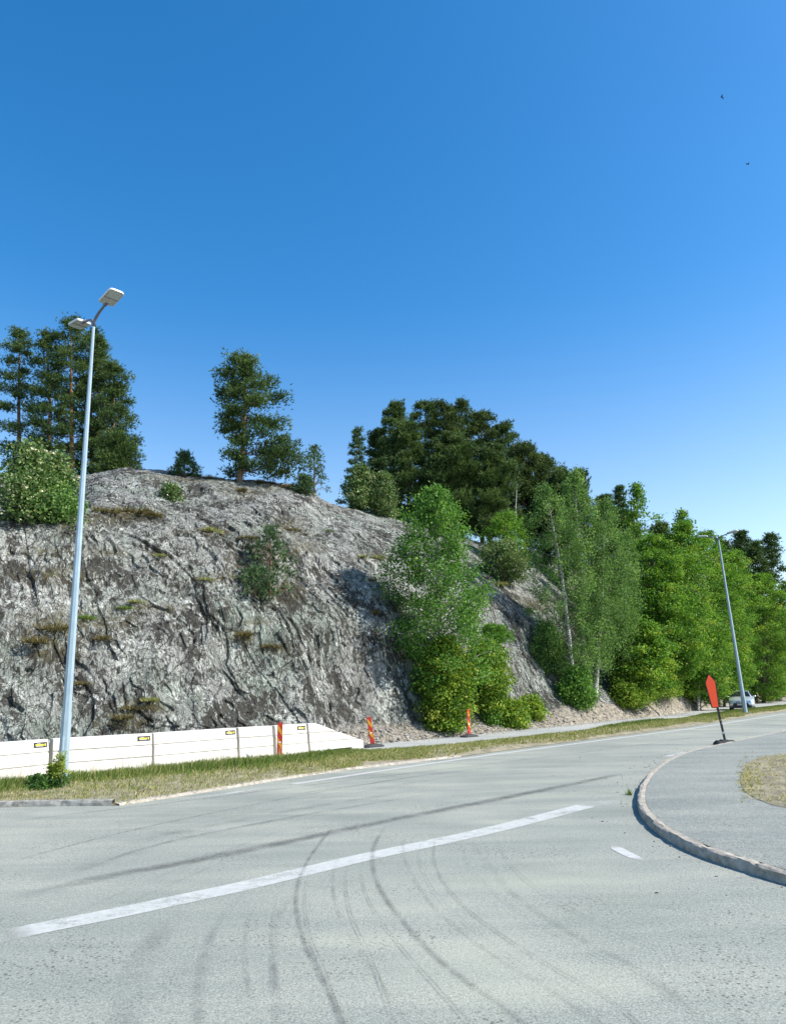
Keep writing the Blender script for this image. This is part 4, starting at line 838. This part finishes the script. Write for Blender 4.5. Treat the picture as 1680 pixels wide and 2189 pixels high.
V = np.stack([C-s_*wd*.5, C+s_*wd*.5, C+bend+s_*wd*.35, C+tipv, C+bend-s_*wd*.35], 1).reshape(-1, 3)
tn = np.clip(np.where(dry, .8, .26+.2*(1-green))+rng.normal(size=n)*.12, 0, 1)
tag(build('verge_grass', V, np.arange(n*5).reshape(-1, 5), M['grass'], None, {'tint': np.repeat(tn, 5)}), 'green and straw coloured grass growing on the verge between road and path', 'grass', kind='stuff')
# tall thin seed heads over the barrier foot
n = 1500; gx = rng.uniform(-10.5, -2.6, n); cc = rng.uniform(.55, .95, n); ya, yb = yline(KERB, gx), yline(NEAR, gx); gy = ya+(yb-ya)*cc
C = np.stack([gx, gy, verge_h(gx, cc)], 1); D = unit(rng.normal(size=(n, 3))*.16+np.array([0, 0, 1])); V, F_ = needles(C, D, .5, .008, 1, rng, .08)
tag(build('seed_grass', V, F_, M['grass'], None, {'tint': np.repeat(rng.uniform(.55, .95, n), 3)}), 'thin dry seed stalks standing above the green grass in front of the white barriers', 'grass', kind='stuff')
# stones of the bank
def pebbles(n, pts, s0, s1, rg):
    ico = bmesh.new(); bmesh.ops.create_icosphere(ico, subdivisions=1, radius=1); ico.verts.ensure_lookup_table()
    bv = np.array([v.co[:] for v in ico.verts]); bf = np.array([[v.index for v in f.verts] for f in ico.faces]); ico.free()
    m = len(bv); sz = s0*(s1/s0)**(rg.random(n)**2.2); sh = rg.uniform(.5, 1.2, (n, 1, 3)); jit = 1+rg.normal(size=(n, m, 1))*.16
    an = rg.uniform(0, 6.28, n); V = bv[None]*sh*jit*sz[:, None, None]
    x = V[:, :, 0]*np.cos(an)[:, None]-V[:, :, 1]*np.sin(an)[:, None]; y = V[:, :, 0]*np.sin(an)[:, None]+V[:, :, 1]*np.cos(an)[:, None]
    V = np.stack([x, y, V[:, :, 2]*.65], 2)+pts[:, None, :]+np.array([0, 0, 1.0])*(sz*.25)[:, None, None]
    return V.reshape(-1, 3), (bf[None]+(np.arange(n)*m)[:, None, None]).reshape(-1, 3)
m_ = (soil > .5) & (UU > 560) & (UU < 1700) & (VT > .12) & (VT < 1.25); idx = np.nonzero(m_)[0]; idx = idx[rng.integers(0, len(idx), 5200)]
V, F_ = pebbles(len(idx), P1[idx]+rng.normal(size=(len(idx), 3))*np.array([.06, .06, 0])-np.array([0, 0, .02]), .02, .11, rng)
M['scree'] = simple('scree_stone', (.42, .39, .34), .9, 0, .3, 3, .2, .6)
tag(build('scree_stones', V, F_, M['scree'], None), 'loose broken stones scattered over the pale bank above the path', 'stones', kind='stuff')
idx = None
# foot of the rock behind the barrier and along the path: loose gravel
t_ = rng.uniform(0, 1, 1800); fp = resamp(FOOT[2:10], .05); pi_ = fp[(t_*(len(fp)-1)).astype(int)]; o_ = rng.exponential(.25, 1800)
pts = np.stack([pi_[:, 0]+o_*.7-.1, pi_[:, 1]-o_*.7+.1, np.full(1800, .022)], 1)
V, F_ = pebbles(1800, pts, .012, .05, rng); tag(build('path_gravel', V, F_, M['scree'], None), 'small loose gravel along the far edge of the path', 'gravel', kind='stuff')
# grit round the kerb nose
a_ = rng.integers(60, len(Pi)-1, 1500); a_ = np.clip(a_, 0, len(Pi)-1); nrm = np.stack([Ti[:, 1], -Ti[:, 0]], 1)[a_]
g_ = Pi[a_]+nrm*(.06+rng.exponential(.35, 1500))[:, None]; pts = np.stack([g_[:, 0], g_[:, 1], np.zeros(1500)], 1); pts = pts[(g_[:, 1] > 6)&(g_[:, 1] < 30)]
V, F_ = pebbles(len(pts), pts, .006, .022, rng); M['grit'] = simple('dark_grit', (.13, .12, .11), .9, 0, .3, 9)
tag(build('kerb_grit', V, F_, M['grit'], None), 'dark loose grit collected on the road along the curved island kerb', 'gravel', kind='stuff')

# ------------------------------------------------------------------ grass bed on the island
bed = [gnd(x_, y_, .112) for x_, y_ in [(1660,1614),(1625,1619),(1603,1629),(1588,1644),(1583,1662),(1585,1680),(1594,1694),(1612,1707),(1650,1722),(1720,1735),(1900,1742),(1900,1600),(1740,1606)]]
bo = tag(flat('island_bed', bed, .118, M['soil']), kind='structure')
bp = np.array(bed); from mathutils.geometry import intersect_point_tri_2d
n = 5200; lo, hi = bp.min(0), bp.max(0); pp = rng.uniform(lo, hi, (n, 2)); tri = tessellate_polygon([[Vector((x, y, 0)) for x, y in bed]])
def inpoly(P, poly):
    r = np.zeros(len(P), bool); a = np.array(poly)
    for (x1, y1), (x2, y2) in zip(a, np.roll(a, -1, 0)):
        c_ = ((y1 > P[:, 1]) != (y2 > P[:, 1])) & (P[:, 0] < (x2-x1)*(P[:, 1]-y1)/(y2-y1+1e-12)+x1); r ^= c_
    return r
pp = pp[inpoly(pp, bed)]; C = np.stack([pp[:, 0], pp[:, 1], np.full(len(pp), .115)], 1)
ex_ = np.array([[*gnd(x_, y_, .112), .113] for x_, y_ in zip(1600+rng.normal(size=260)*11, 1664+rng.normal(size=260)*22)]); C = np.vstack([C, ex_])
V, F_ = needles(C, unit(rng.normal(size=C.shape)*np.array([.9, .9, .1])+np.array([0, 0, .5])), .10, .018, 2, rng, .4)
tag(build('bed_grass', V, F_, M['grass'], None, {'tint': np.repeat(rng.uniform(.45, 1, len(C)*2), 3)}), 'dry grass in the bed on the traffic island at the right edge', 'grass', kind='stuff')
V, F_ = needles(np.array([[*gnd(1347, 1700), 0]])+np.clip(rng.normal(size=(60, 3)), -1.2, 1.2)*np.array([.03, .05, 0]), unit(rng.normal(size=(60, 3))*.4+np.array([-.2, 0, 1])), .13, .012, 1, rng, .2)
tag(build('kerb_weed', V, F_, M['grass'], None, {'tint': np.repeat(rng.uniform(.1, .5, 60), 3)}), 'small green weed tuft growing in the joint at the foot of the island kerb', 'weed')

# ------------------------------------------------------------------ street lamps
def lamp(name, label, bpx, bpy, tpx, tpy, Y, zb, r0, r1):
    q = atY(bpx, bpy, Y); B = np.array([q[0], Y, zb]); T_ = atY(tpx, tpy, Y); H = T_[2]-zb
    root = empty(name, tuple(B), label=label, cat='street lamp', group='double armed street lamps')
    ax = T_-B; s = np.linspace(0, 1, 9); P = ax[None]*s[:, None]
    m = MB(); cut = .135; P1_ = np.array([ax*a for a in np.linspace(0, cut, 3)]); m.tube(P1_, np.interp(np.linspace(0, cut, 3), [0, 1], [r0*1.06, r1*1.06]), 8)
    P2_ = np.array([ax*a for a in np.linspace(cut, 1, 8)]); m.tube(P2_, np.interp(np.linspace(cut, 1, 8), [0, 1], [r0*.97, r1]), 8)
    pole = m.done('pole', M['pole'], root)
    m = MB(); m.tube([ax*.045+np.array([0, -r0*.93, 0])-np.array([0, 0, .0]), ax*.09+np.array([0, -r0*.93, 0])], r0*.28, 8); m.done('service_door', M['pole'], pole)
    m = MB(); m.bbox((0, 0, .02), (r0*3.4, r0*3.4, .04), .008); 
    for sx in (-1, 1):
        for sy in (-1, 1): m.tube([(sx*r0*1.3, sy*r0*1.3, .03), (sx*r0*1.3, sy*r0*1.3, .09)], .018, 6)
    m.done('base_plate', M['pole'], root)
    dr = np.array([.72, -.69, 0]); sd_ = np.array([.69, .72, 0]); up = np.array([0, 0, 1.0])
    for sg in (1, -1):
        d = dr*sg; m = MB(); pts = [ax+d*x+up*z for x, z in ((0, -.12), (.03, .02), (.12, .12), (.3, .21), (.55, .27), (.74, .30))]
        m.tube(pts, [.045, .045, .042, .038, .034, .034], 8); m.done('arm', M['arm'], root, True)
        # head: rounded tray, tilted 8 degrees up
        e1 = unit(d*1.0+up*.14); e3 = unit(up-e1*(up@e1)); o_ = ax+d*.68+up*.31
        def pl(ln, wd, rd, c=5):
            r = []
            for cx, cy, a0 in ((ln-rd, wd/2-rd, 0), (rd*.7, wd/2-rd*.7, 90), (rd*.7, -wd/2+rd*.7, 180), (ln-rd, -wd/2+rd, 270)):
                rr = rd if cx > ln/2 else rd*.7
                for k in range(c): a = math.radians(a0+90*k/(c-1)); r.append((cx+rr*math.cos(a), cy+rr*math.sin(a)))
            return r
        def ring(pp_, h, sc_=1.0, dx=0): return [o_+e1*((x-.36)*sc_+.36+dx)+sd_*sg*(y*sc_)+e3*h for x, y in pp_]
        base = pl(.72, .42, .1); m = MB(); m.loft([ring(base, -.012), ring(base, .03), ring(base, .055, .93), ring(base, .075, .7), ring(base, .085, .3)]); hd = m.done('lamp_head', M['lamp_body'], root)
        m = MB(); m.loft([ring(base, -.022, .95), ring(base, -.0125, .97)]); m.done('underside', M['lamp_under'], hd)
        m = MB(); gl = [(x, y) for x, y in [(.36,-.16),(.62,-.16),(.66,-.12),(.66,.12),(.62,.16),(.36,.16)]]; m.loft([ring(gl, -.034), ring(gl, -.0225)]); m.done('lens', M['lamp_lens'], hd)
        m = MB(); gl = [(.335,-.19),(.352,-.19),(.352,.19),(.335,.19)]; m.loft([ring(gl, -.036), ring(gl, -.0225)]); m.done('seam', M['arm'], hd)
        m = MB(); m.tube([o_+e1*-.06-e3*.0, o_+e1*.1-e3*.0], .055, 8); m.done('clamp', M['arm'], hd)
    return root
lamp('street_lamp', 'near grey blue street lamp with two white heads, standing in the grass at the left', 132, 1683, 200.5, 690, 18.36, .06, .125, .042)
lamp('street_lamp', 'far street lamp with two heads, standing in front of the silver car at the right', 1593.5, 1526, 1535.5, 1153, 50.0, .1, .15, .055)

# ------------------------------------------------------------------ barriers
def barrier(px0, py0, px1, py1, label, ramp=None, pocket=None, sticker=True, text=True, wedge=False, lens=None):
    a = np.array(gnd(px0, py0)); b = np.array(gnd(px1, py1)); d = b-a; Ln = np.linalg.norm(d); d /= Ln; Ln -= .05
    ang = math.atan2(d[1], d[0]); nb_ = np.array([-d[1], d[0]])
    root = empty('concrete_barrier', (a[0]+nb_[0]*.27, a[1]+nb_[1]*.27, .022), ang, label=label, cat='barrier', group='white concrete barriers along the path')
    H = 1.0
    fr = [(.0, .27), (.045, .275), (.325, .235), (.335, .195), (.362, .195), (.37, .222), (.645, .195), (.655, .155), (.682, .155), (.69, .182), (.965, .135), (.995, .11)]
    def ring(x, z0=0.0, top=H):
        F1 = [(y, max(z, z0)) for z, y in fr]
        pts = [(-y, min(z, top)) for y, z in F1]+[(y, min(z, top)) for y, z in F1[::-1]]
        return [(x, p[0], p[1]) for p in pts]
    topf = (lambda x: H) if ramp is None else (lambda x: float(np.interp(x/Ln, [0, .12, .78, .95, 1], [1.0, 1.0, ramp+.08, ramp-.03, ramp-.12])))
    m = MB(); pk = pocket or (Ln*.35, Ln*.65)
    xsA = [0, .02]+list(np.linspace(.1, pk[0], 6)); xsB = list(np.linspace(pk[0], pk[1], 5)); xsC = list(np.linspace(pk[1], Ln-.1, 8))+[Ln-.02, Ln]
    for X_, z0 in ((xsA, 0.), (xsB, .075), (xsC, 0.)):
        rr = []
        for x in X_:
            e_ = .012 if (x < .01 or x > Ln-.01) else 0
            rr.append([(x, y*(1-e_*4), max(z-e_*(z > .9), 0)) for (_, y, z) in ring(x, z0, topf(x))])
        m.loft(rr)
    if ramp is not None: pass
    m.done('body', M['concrete'], root)
    if wedge:
        for wx, sg in wedge:                     # sloping lifting recess, a raised triangular facet
            m = MB(); y0 = -.292; m.add([(wx, y0+.006, .03), (wx+.3*sg, y0+.003, .03), (wx, y0+.04, .30), (wx, -.235, .03), (wx+.3*sg, -.235, .03), (wx, -.2, .30)],
                                        [np.array([[0, 1, 2], [5, 4, 3]]), np.array([[0, 3, 4, 1], [1, 4, 5, 2], [2, 5, 3, 0]])]); m.done('recess', M['concrete'], root)
    sl = math.atan2(.047, .28)
    def face(x, z, w_, h_, off, mat, nm, par):
        y = -(.182-(z-.685)*(.047/.28))-off
        m = MB(); m.box((x, y, z), (w_, .002, h_), Matrix.Rotation(-sl, 3, 'X')); return m.done(nm, mat, par)
    if sticker:
        x = Ln-.24; s = face(x, .86, .38, .135, .004, M['black'], 'sticker', root)
        for kx, kw in ((-.115, .05), (-.07, .028), (-.035, .03), (.002, .024), (.035, .028), (.072, .03)): face(x+kx, .862, kw, .042, .0065, M['yellow'], 'print', s)
        face(x-.05, .896, .1, .008, .0065, M['white'], 'print', s); face(x+.135, .86, .036, .058, .0065, M['yellow'], 'print', s)
        face(x-.02, .83, .2, .008, .0065, M['white'], 'print', s)
    if text:
        cu = bpy.data.curves.new('t', 'FONT'); cu.body = text; cu.size = .105; cu.align_x = 'CENTER'; cu.extrude = .0008; to = bpy.data.objects.new('t', cu); col.objects.link(to)
        bpy.context.view_layer.update(); me = bpy.data.meshes.new_from_object(to.evaluated_get(bpy.context.evaluated_depsgraph_get())); bpy.data.objects.remove(to)
        st = bpy.data.objects.new('stencil', me); col.objects.link(st); me.materials.clear(); me.materials.append(M['faint']); st.parent = root
        st.location = (Ln*.45, -(.182-(.80-.685)*(.047/.28))-.004, .80); st.rotation_euler = (math.pi/2-sl, 0, 0)
    return root
barrier(-160, 1700, 107, 1666.6, 'white barrier block at the left edge, left of the near lamp post', text=None)
barrier(110, 1666.3, 328, 1646.6, 'white barrier block directly behind the near lamp post, faded stencil on it', text='VERNUM MASKIN AB')
barrier(330, 1646.4, 511, 1627.2, 'white barrier block between the lamp post block and the shorter blocks, dark slot under it', text=None, wedge=[(2.1, 1)])
barrier(513, 1627.0, 588, 1620, 'short white barrier block just left of the first red marker', sticker=False, text=None, wedge=[(.12, 1)], pocket=(.75, 1.1))
barrier(592, 1619.5, 662, 1612.4, 'short white barrier block behind and right of the first red marker', text=None, wedge=[(.45, 1)], pocket=(.1, .3))
barrier(664, 1612.2, 780, 1600.4, 'white ramp shaped end block sloping down to the path', ramp=.36, sticker=False, text=None, wedge=[(.1, 1)], pocket=(1.05, 2.0))

# ------------------------------------------------------------------ red and amber markers
def clip(poly, x0, x1, z0, z1):
    def cl(P, f, g):
        o = []
        for a, b in zip(P, P[1:]+P[:1]):
            fa, fb = f(a), f(b)
            if fa >= 0: o.append(a)
            if fa*fb < 0: t = fa/(fa-fb); o.append((a[0]+(b[0]-a[0])*t, a[1]+(b[1]-a[1])*t))
        return o
    for f in (lambda p: p[0]-x0, lambda p: x1-p[0], lambda p: p[1]-z0, lambda p: z1-p[1]):
        if len(poly) < 3: return []
        poly = cl(poly, f, None)
    return poly
def marker(bpx, bpy, lean, label, rz, H=1.06, wd=.17, brot=.8, white=True):
    x, y = gnd(bpx, bpy, .022); root = empty('traffic_marker', (x, y, .022), 0, label=label, cat='road marker', group='red and yellow traffic markers on rubber feet')
    Rm = Matrix.Rotation(rz, 3, 'Z') @ Matrix.Rotation(lean, 3, 'Y')
    m = MB(); oc = lambda l, w_, c_: [(-l/2+c_, -w_/2), (l/2-c_, -w_/2), (l/2, -w_/2+c_), (l/2, w_/2-c_), (l/2-c_, w_/2), (-l/2+c_, w_/2), (-l/2, w_/2-c_), (-l/2, -w_/2+c_)]
    Rb = Matrix.Rotation(brot, 3, 'Z')
    rings = [[tuple(Rb @ Vector((px_, py_, z))) for px_, py_ in oc(l, w_, c_)] for l, w_, c_, z in ((.86, .42, .06, 0), (.86, .42, .06, .045), (.74, .34, .05, .075), (.3, .2, .03, .12), (.26, .17, .03, .125))]
    m.loft(rings); m.done('rubber_foot', M['rubber'], root)
    def xf(o): 
        for v in o.data.vertices: v.co = Rm @ v.co
        return o
    m = MB(); m.bbox((0, 0, .13+H/2-.02), (wd, .045, H), .006); pn = xf(m.done('panel', M['red'], root))
    w2 = wd/2-.012
    for k in range(3):
        zc_ = .1+H-.1-.4*k
        for sgn, yy in ((-1, -.0245), (1, .0245)):
            P = clip([(-w2-.01, zc_+.08), (w2+.01, zc_-.17), (w2+.01, zc_-.33), (-w2-.01, zc_-.10)], -w2, w2, .28, .1+H-.04)
            if len(P) < 3: continue
            m = MB(); n_ = len(P); m.add([(p[0], yy-.001, p[1]) for p in P]+[(p[0], yy+.001, p[1]) for p in P],
                  [np.arange(n_)[None, :].copy()] + [(np.arange(n_)[::-1]+n_)[None, :].copy()] + [np.array([[i_, (i_+1) % n_, n_+(i_+1) % n_, n_+i_] for i_ in range(n_)])]); xf(m.done('stripe', M['amber'], pn))
    if white:
        m = MB(); m.box((.0, -.0275, .1+H*.42), (.085, .002, .035)); xf(m.done('sticker', M['white'], pn))
    m = MB(); m.bbox((0, 0, .1), (wd*.8, .07, .07), .01); m.done('socket', M['black'], root)
    return root
marker(597.5, 1624, 0, 'red and yellow marker in front of the white barriers', .15, 1.02, brot=.55)
marker(797.5, 1597.5, -.14, 'red and yellow marker leaning left, beside the tip of the barrier ramp', .15, 1.0, brot=.75)
marker(1003, 1576, .0, 'red and yellow marker farthest along the path, in front of the leafy birch', .6, 1.07, .16, brot=.75)

# ------------------------------------------------------------------ arrow sign
x, y = gnd(1549, 1592); SR = -.06; SN = np.array([math.sin(SR), -math.cos(SR), 0]); SX = np.array([math.cos(SR), math.sin(SR), 0])
root = empty('arrow_sign', (x, y, 0), SR, label='orange red arrow shaped sign leaning left on a black post at the island', cat='sign')
def S(q):
    d_ = ray((2600+q[0]/5.473)*1680/3011, (2550+q[1]/5.473)*2189/3923); t_ = ((np.array([x, y, 0])-CAM)@SN)/(d_@SN); p_ = CAM+d_*t_-np.array([x, y, 0]); return (float(p_@SX), float(p_[2]))
outer = [S(q) for q in [(612,190),(625,188),(640,193),(762,330),(772,350),(838,862),(832,880),(818,890),(702,893),(688,888),(676,872),(545,372),(545,358),(602,203)]]
cx_, cz_ = np.mean(outer, 0)
def plate(pts, y0, y1): 
    n_ = len(pts); m = MB(); m.add([(p[0], y0, p[1]) for p in pts]+[(p[0], y1, p[1]) for p in pts], [np.arange(n_)[None, :].copy(), (np.arange(n_)[::-1]+n_)[None, :].copy(), np.array([[i_, (i_+1) % n_, n_+(i_+1) % n_, n_+i_] for i_ in range(n_)])]); return m
bk = plate(outer, -.055, -.03).done('sign_board', M['black'], root)
inner = [S(q) for q in [(614,208),(626,206),(636,212),(744,338),(750,352),(820,858),(816,868),(806,873),(708,876),(698,872),(690,860),(557,376),(557,362),(606,214)]]
plate(inner, -.059, -.0555).done('arrow_face', M['orange_red'], bk)
m = MB(); p0, p1 = S((974, 1590)), S((770, 700)); dv_ = np.array([p1[0]-p0[0], 0, p1[1]-p0[1]]); hw = .034
ln_ = np.linalg.norm(dv_); dv_ /= ln_; sx_ = np.array([dv_[2], 0, -dv_[0]]); RM = np.stack([sx_, [0, 1, 0], dv_], 1)
m.bbox(np.array([p0[0], 0, p0[1]])+dv_*ln_/2+np.array([0, 0, .0]), (.075, .04, ln_+.12), .006, RM); post = m.done('post', M['black'], root)
for zy in (1145, 1210):
    q0 = S((878+(zy-1145)*.26, zy)); m = MB(); m.tube([(q0[0], -.023, q0[1]), (q0[0], -.019, q0[1])], .013, 10); m.done('bolt_hole', M['white'], post)
q0 = S((930, 1412)); m = MB(); m.box((q0[0], -.0225, q0[1]), (.06, .002, .062), RM); lbx = m.done('sticker', M['white'], post)
m = MB(); m.box((q0[0], -.0245, q0[1]), (.034, .0015, .03), RM); m.done('print', simple('blue_print', (.12, .16, .4), .6), lbx)
def block(nm, c_, l, w_, h, rz, mat):
    m = MB(); Rb = Matrix.Rotation(rz, 3, 'Z'); oc = lambda l, w_, c2: [(-l/2+c2, -w_/2), (l/2-c2, -w_/2), (l/2, -w_/2+c2), (l/2, w_/2-c2), (l/2-c2, w_/2), (-l/2+c2, w_/2), (-l/2, w_/2-c2), (-l/2, -w_/2+c2)]
    m.loft([[tuple(np.array(Rb @ Vector((a, b, z)))+np.array(c_)) for a, b in oc(l*k, w_*k2, .05)] for k, k2, z in ((1, 1, 0), (1, 1, h*.35), (.84, .8, h*.8), (.78, .72, h))]); return m.done(nm, mat, root)
block('rubber_foot', (-.02, -.17, .0), .78, .34, .13, .12, M['rubber']); block('rubber_foot', (.08, .17, 0.0), .78, .30, .13, .12, M['rubber'])
m = MB(); m.bbox((.0, 0, .1), (.26, .3, .13), .03); m.done('socket', M['rubber'], root)

# ------------------------------------------------------------------ car
cx0, cy0 = gnd(1588, 1518); root = empty('car', (cx0, cy0, .022), math.atan2(-cy0, -cx0)+math.pi/2-.04, label='silver hatchback facing the road, half hidden behind the far lamp post', cat='car')
# local frame: front faces -y, x across; sections along y
def sec(y, hw, zb, zs, zt, tw, r=.08):
    """half outline: sill, side, shoulder, roof"""
    h = [(hw*.9, zb), (hw, zb+.12), (hw*1.01, (zb+zs)/2), (hw*.985, zs-.04), (hw*.94, zs), (tw+(.0 if zt > zs+.1 else 0), max(zs+.01, zt-.06)), (tw*.9, zt-.012), (tw*.45, zt), ]
    return [(x, y, z) for x, z in h]+[(-x, y, z) for x, z in h[::-1]]
m = MB(); m.loft([sec(-2.14, .70, .30, .62, .66, .60), sec(-2.08, .80, .2, .70, .76, .66), sec(-1.95, .86, .18, .78, .84, .7), sec(-1.55, .89, .18, .86, .93, .72), sec(-1.05, .895, .18, .93, 1.0, .72), sec(-.85, .895, .18, .95, 1.03, .70),
  sec(-.10, .895, .18, .97, 1.40, .57), sec(.3, .895, .18, .98, 1.455, .57), sec(1.0, .895, .18, .99, 1.44, .57), sec(1.6, .89, .18, 1.0, 1.36, .55), sec(1.95, .87, .2, 1.0, 1.15, .58), sec(2.1, .8, .3, .9, .96, .6)])
body = m.done('body', M['silver'], root, True)
def quad(nm, P, mat, par, th=.008, nrm=(0, -1, 0)):
    P = np.array(P, float); n_ = len(P); off = np.array(unit(np.array(nrm, float)))*th; m = MB()
    m.add(np.vstack([P+off, P-off*1.5]), [np.arange(n_)[None, :].copy(), (np.arange(n_)[::-1]+n_)[None, :].copy(), np.array([[i_, (i_+1) % n_, n_+(i_+1) % n_, n_+i_] for i_ in range(n_)])]); return m.done(nm, mat, par)
wn_ = (0, -.45, .9)
quad('windscreen', [(-.69, -.86, 1.03), (.69, -.86, 1.03), (.535, -.12, 1.385), (.3, -.13, 1.405), (-.3, -.13, 1.405), (-.535, -.12, 1.385)], M['glass'], root, .02, wn_)
for s_ in (-1, 1):
    quad('side_window', [(s_*.80, -.55, 1.03), (s_*.82, .9, 1.05), (s_*.63, .85, 1.36), (s_*.63, .05, 1.36)], M['glass'], root, .035, (s_, 0, .4))
    hl = quad('headlight', [(s_*.80, -2.0, .63), (s_*.82, -1.98, .73), (s_*.6, -2.1, .72), (s_*.36, -2.15, .66), (s_*.40, -2.15, .61)], M['headlamp'], root, .03)
    m = MB(); m.bbox((s_*.97, -.72, 1.03), (.2, .12, .13), .035); mi = m.done('wing_mirror', M['silver'], root)
    for yw in (-1.32, 1.3):
        m = MB(); m.tube([(s_*.70, yw, .31), (s_*.885, yw, .31)], .31, 22); wh = m.done('wheel', M['tyre'], root)
        m = MB(); m.tube([(s_*.86, yw, .31), (s_*.892, yw, .31)], .2, 14); m.done('rim', M['chrome'], wh)
    quad('fog_vent', [(s_*.78, -2.1, .28), (s_*.78, -2.08, .36), (s_*.62, -2.14, .38), (s_*.55, -2.15, .28)], M['black'], root, .035)
    m = MB(); m.tube([(s_*.76, -2.125, .40), (s_*.66, -2.16, .33), (s_*.52, -2.18, .27)], .016, 6); m.done('trim', M['chrome'], root)
quad('grille', [(-.34, -2.15, .61), (.34, -2.15, .61), (.32, -2.13, .68), (-.32, -2.13, .68)], M['black'], root, .03)
quad('lower_grille', [(-.66, -2.15, .25), (.66, -2.15, .25), (.50, -2.16, .56), (-.50, -2.16, .56)], M['black'], root, .035)
m = MB(); m.tube([(-.3, -2.19, .645), (.3, -2.19, .645)], .012, 6); m.done('grille_bar', M['chrome'], root)
m = MB(); m.tube([(0, -2.19, .66), (0, -2.2, .66)], .05, 14); m.done('badge', M['chrome'], root)
pl_ = quad('number_plate', [(-.26, -2.19, .40), (.26, -2.19, .40), (.26, -2.19, .51), (-.26, -2.19, .51)], M['white'], root, .008)
for k in range(6):
    m = MB(); m.box((-.19+.07*k+(.03 if k > 2 else 0), -2.2, .455), (.035, .003, .06)); m.done('print', M['black'], pl_)
m = MB(); m.bbox((0, -2.1, .2), (1.5, .12, .06), .02); m.done('lip', M['black'], root)

# ------------------------------------------------------------------ weeds at the near lamp
def weed(px, py, h, label, seed, nst, leafy=False):
    rg = np.random.default_rng(seed); x, y = gnd(px, py, .05); root = empty('tall_weed', (x, y, .03), label=label, cat='weed', group='tall weeds around the near lamp foot')
    m = MB(); C = []; T2 = []
    for k in range(nst):
        a = rg.uniform(0, 6.28); hh = h*rg.uniform(.6, 1); tip = np.array([math.cos(a)*.14*rg.random(), math.sin(a)*.1*rg.random(), hh]); b = np.array([rg.normal()*.07, rg.normal()*.05, 0])
        m.tube([b, (b+tip)/2+rg.normal(size=3)*.02, tip], [.009, .007, .003], 5, False)
        for t in np.linspace(.15, 1, 46 if not leafy else 34):
            q = b+(tip-b)*t; rr = (.05 if t > .55 else .12) if not leafy else .2*(1.1-t); nn = 3
            for _ in range(nn): C.append(q+rg.normal(size=3)*np.array([rr, rr, .02])*.8); T2.append(.25+.65*(t > .5)*(not leafy)+rg.normal()*.1)
    V, F_ = leaves(np.array(C), .06 if not leafy else .13, .3, .5, rg)
    build('leaf_mass', V, F_, M['weed'], root, {'tint': np.repeat(np.clip(T2, 0, 1), 4)}); m.done('stem', M['bark'], root, fix=False)
weed(124, 1692, .86, 'tall yellow green flowering weed right against the near lamp foot', 5, 9)
weed(108, 1690, .74, 'thinner half dried weed left of the yellow green one at the lamp foot', 6, 6)
weed(92, 1694, .34, 'low dark leafy clump left of the near lamp foot', 8, 12, True)
weed(72, 1690, .36, 'low dark leafy clump at the left edge beside the barrier', 9, 12, True)
# ------------------------------------------------------------------ birds
def bird(px, py, Y, span, lab, rot):
    q = atY(px, py, Y); root = empty('bird', tuple(q), rot[2], label=lab, cat='bird', group='dark birds high in the blue sky'); root.rotation_euler = rot
    m = MB(); m.loft([[(x, r_*math.cos(a), r_*math.sin(a)*.8) for a in np.linspace(0, 6.283, 8, endpoint=False)] for x, r_ in ((-.2, .008), (-.12, .035), (0, .055), (.1, .05), (.15, .032), (.19, .03), (.22, .006))]); m.done('body', M['bird'], root, True)
    for s_ in (-1, 1):
        m = MB(); m.add([(.1, s_*.03, .02), (.08, s_*span*.28, .1), (.0, s_*span*.5, .04), (-.06, s_*span*.27, .085), (-.08, s_*.03, .01), (.1, s_*.03, .0), (.08, s_*span*.28, .09), (.0, s_*span*.5, .035), (-.06, s_*span*.27, .075), (-.08, s_*.03, .0)],
          [np.array([[0, 1, 3, 4], [9, 8, 6, 5]]), np.array([[1, 2, 3], [8, 7, 6]]), np.array([[0, 5, 6, 1], [1, 6, 7, 2], [2, 7, 8, 3], [3, 8, 9, 4]])]); m.done('wing', M['bird'], root)
    m = MB(); m.add([(-.15, -.015, 0), (-.15, .015, 0), (-.3, .05, 0), (-.3, -.05, 0), (-.15, -.015, .01), (-.15, .015, .01), (-.3, .05, .006), (-.3, -.05, .006)], np.array([[3, 2, 1, 0], [4, 5, 6, 7], [0, 1, 5, 4], [1, 2, 6, 5], [2, 3, 7, 6], [3, 0, 4, 7]])); m.done('tail', M['bird'], root)
bird(1543, 207, 60, .7, 'dark bird higher up in the blue sky at the upper right', (.5, -.9, 2.2))
bird(1598, 350, 75, .6, 'dark bird lower in the sky, beside the right edge', (.2, .1, .3))
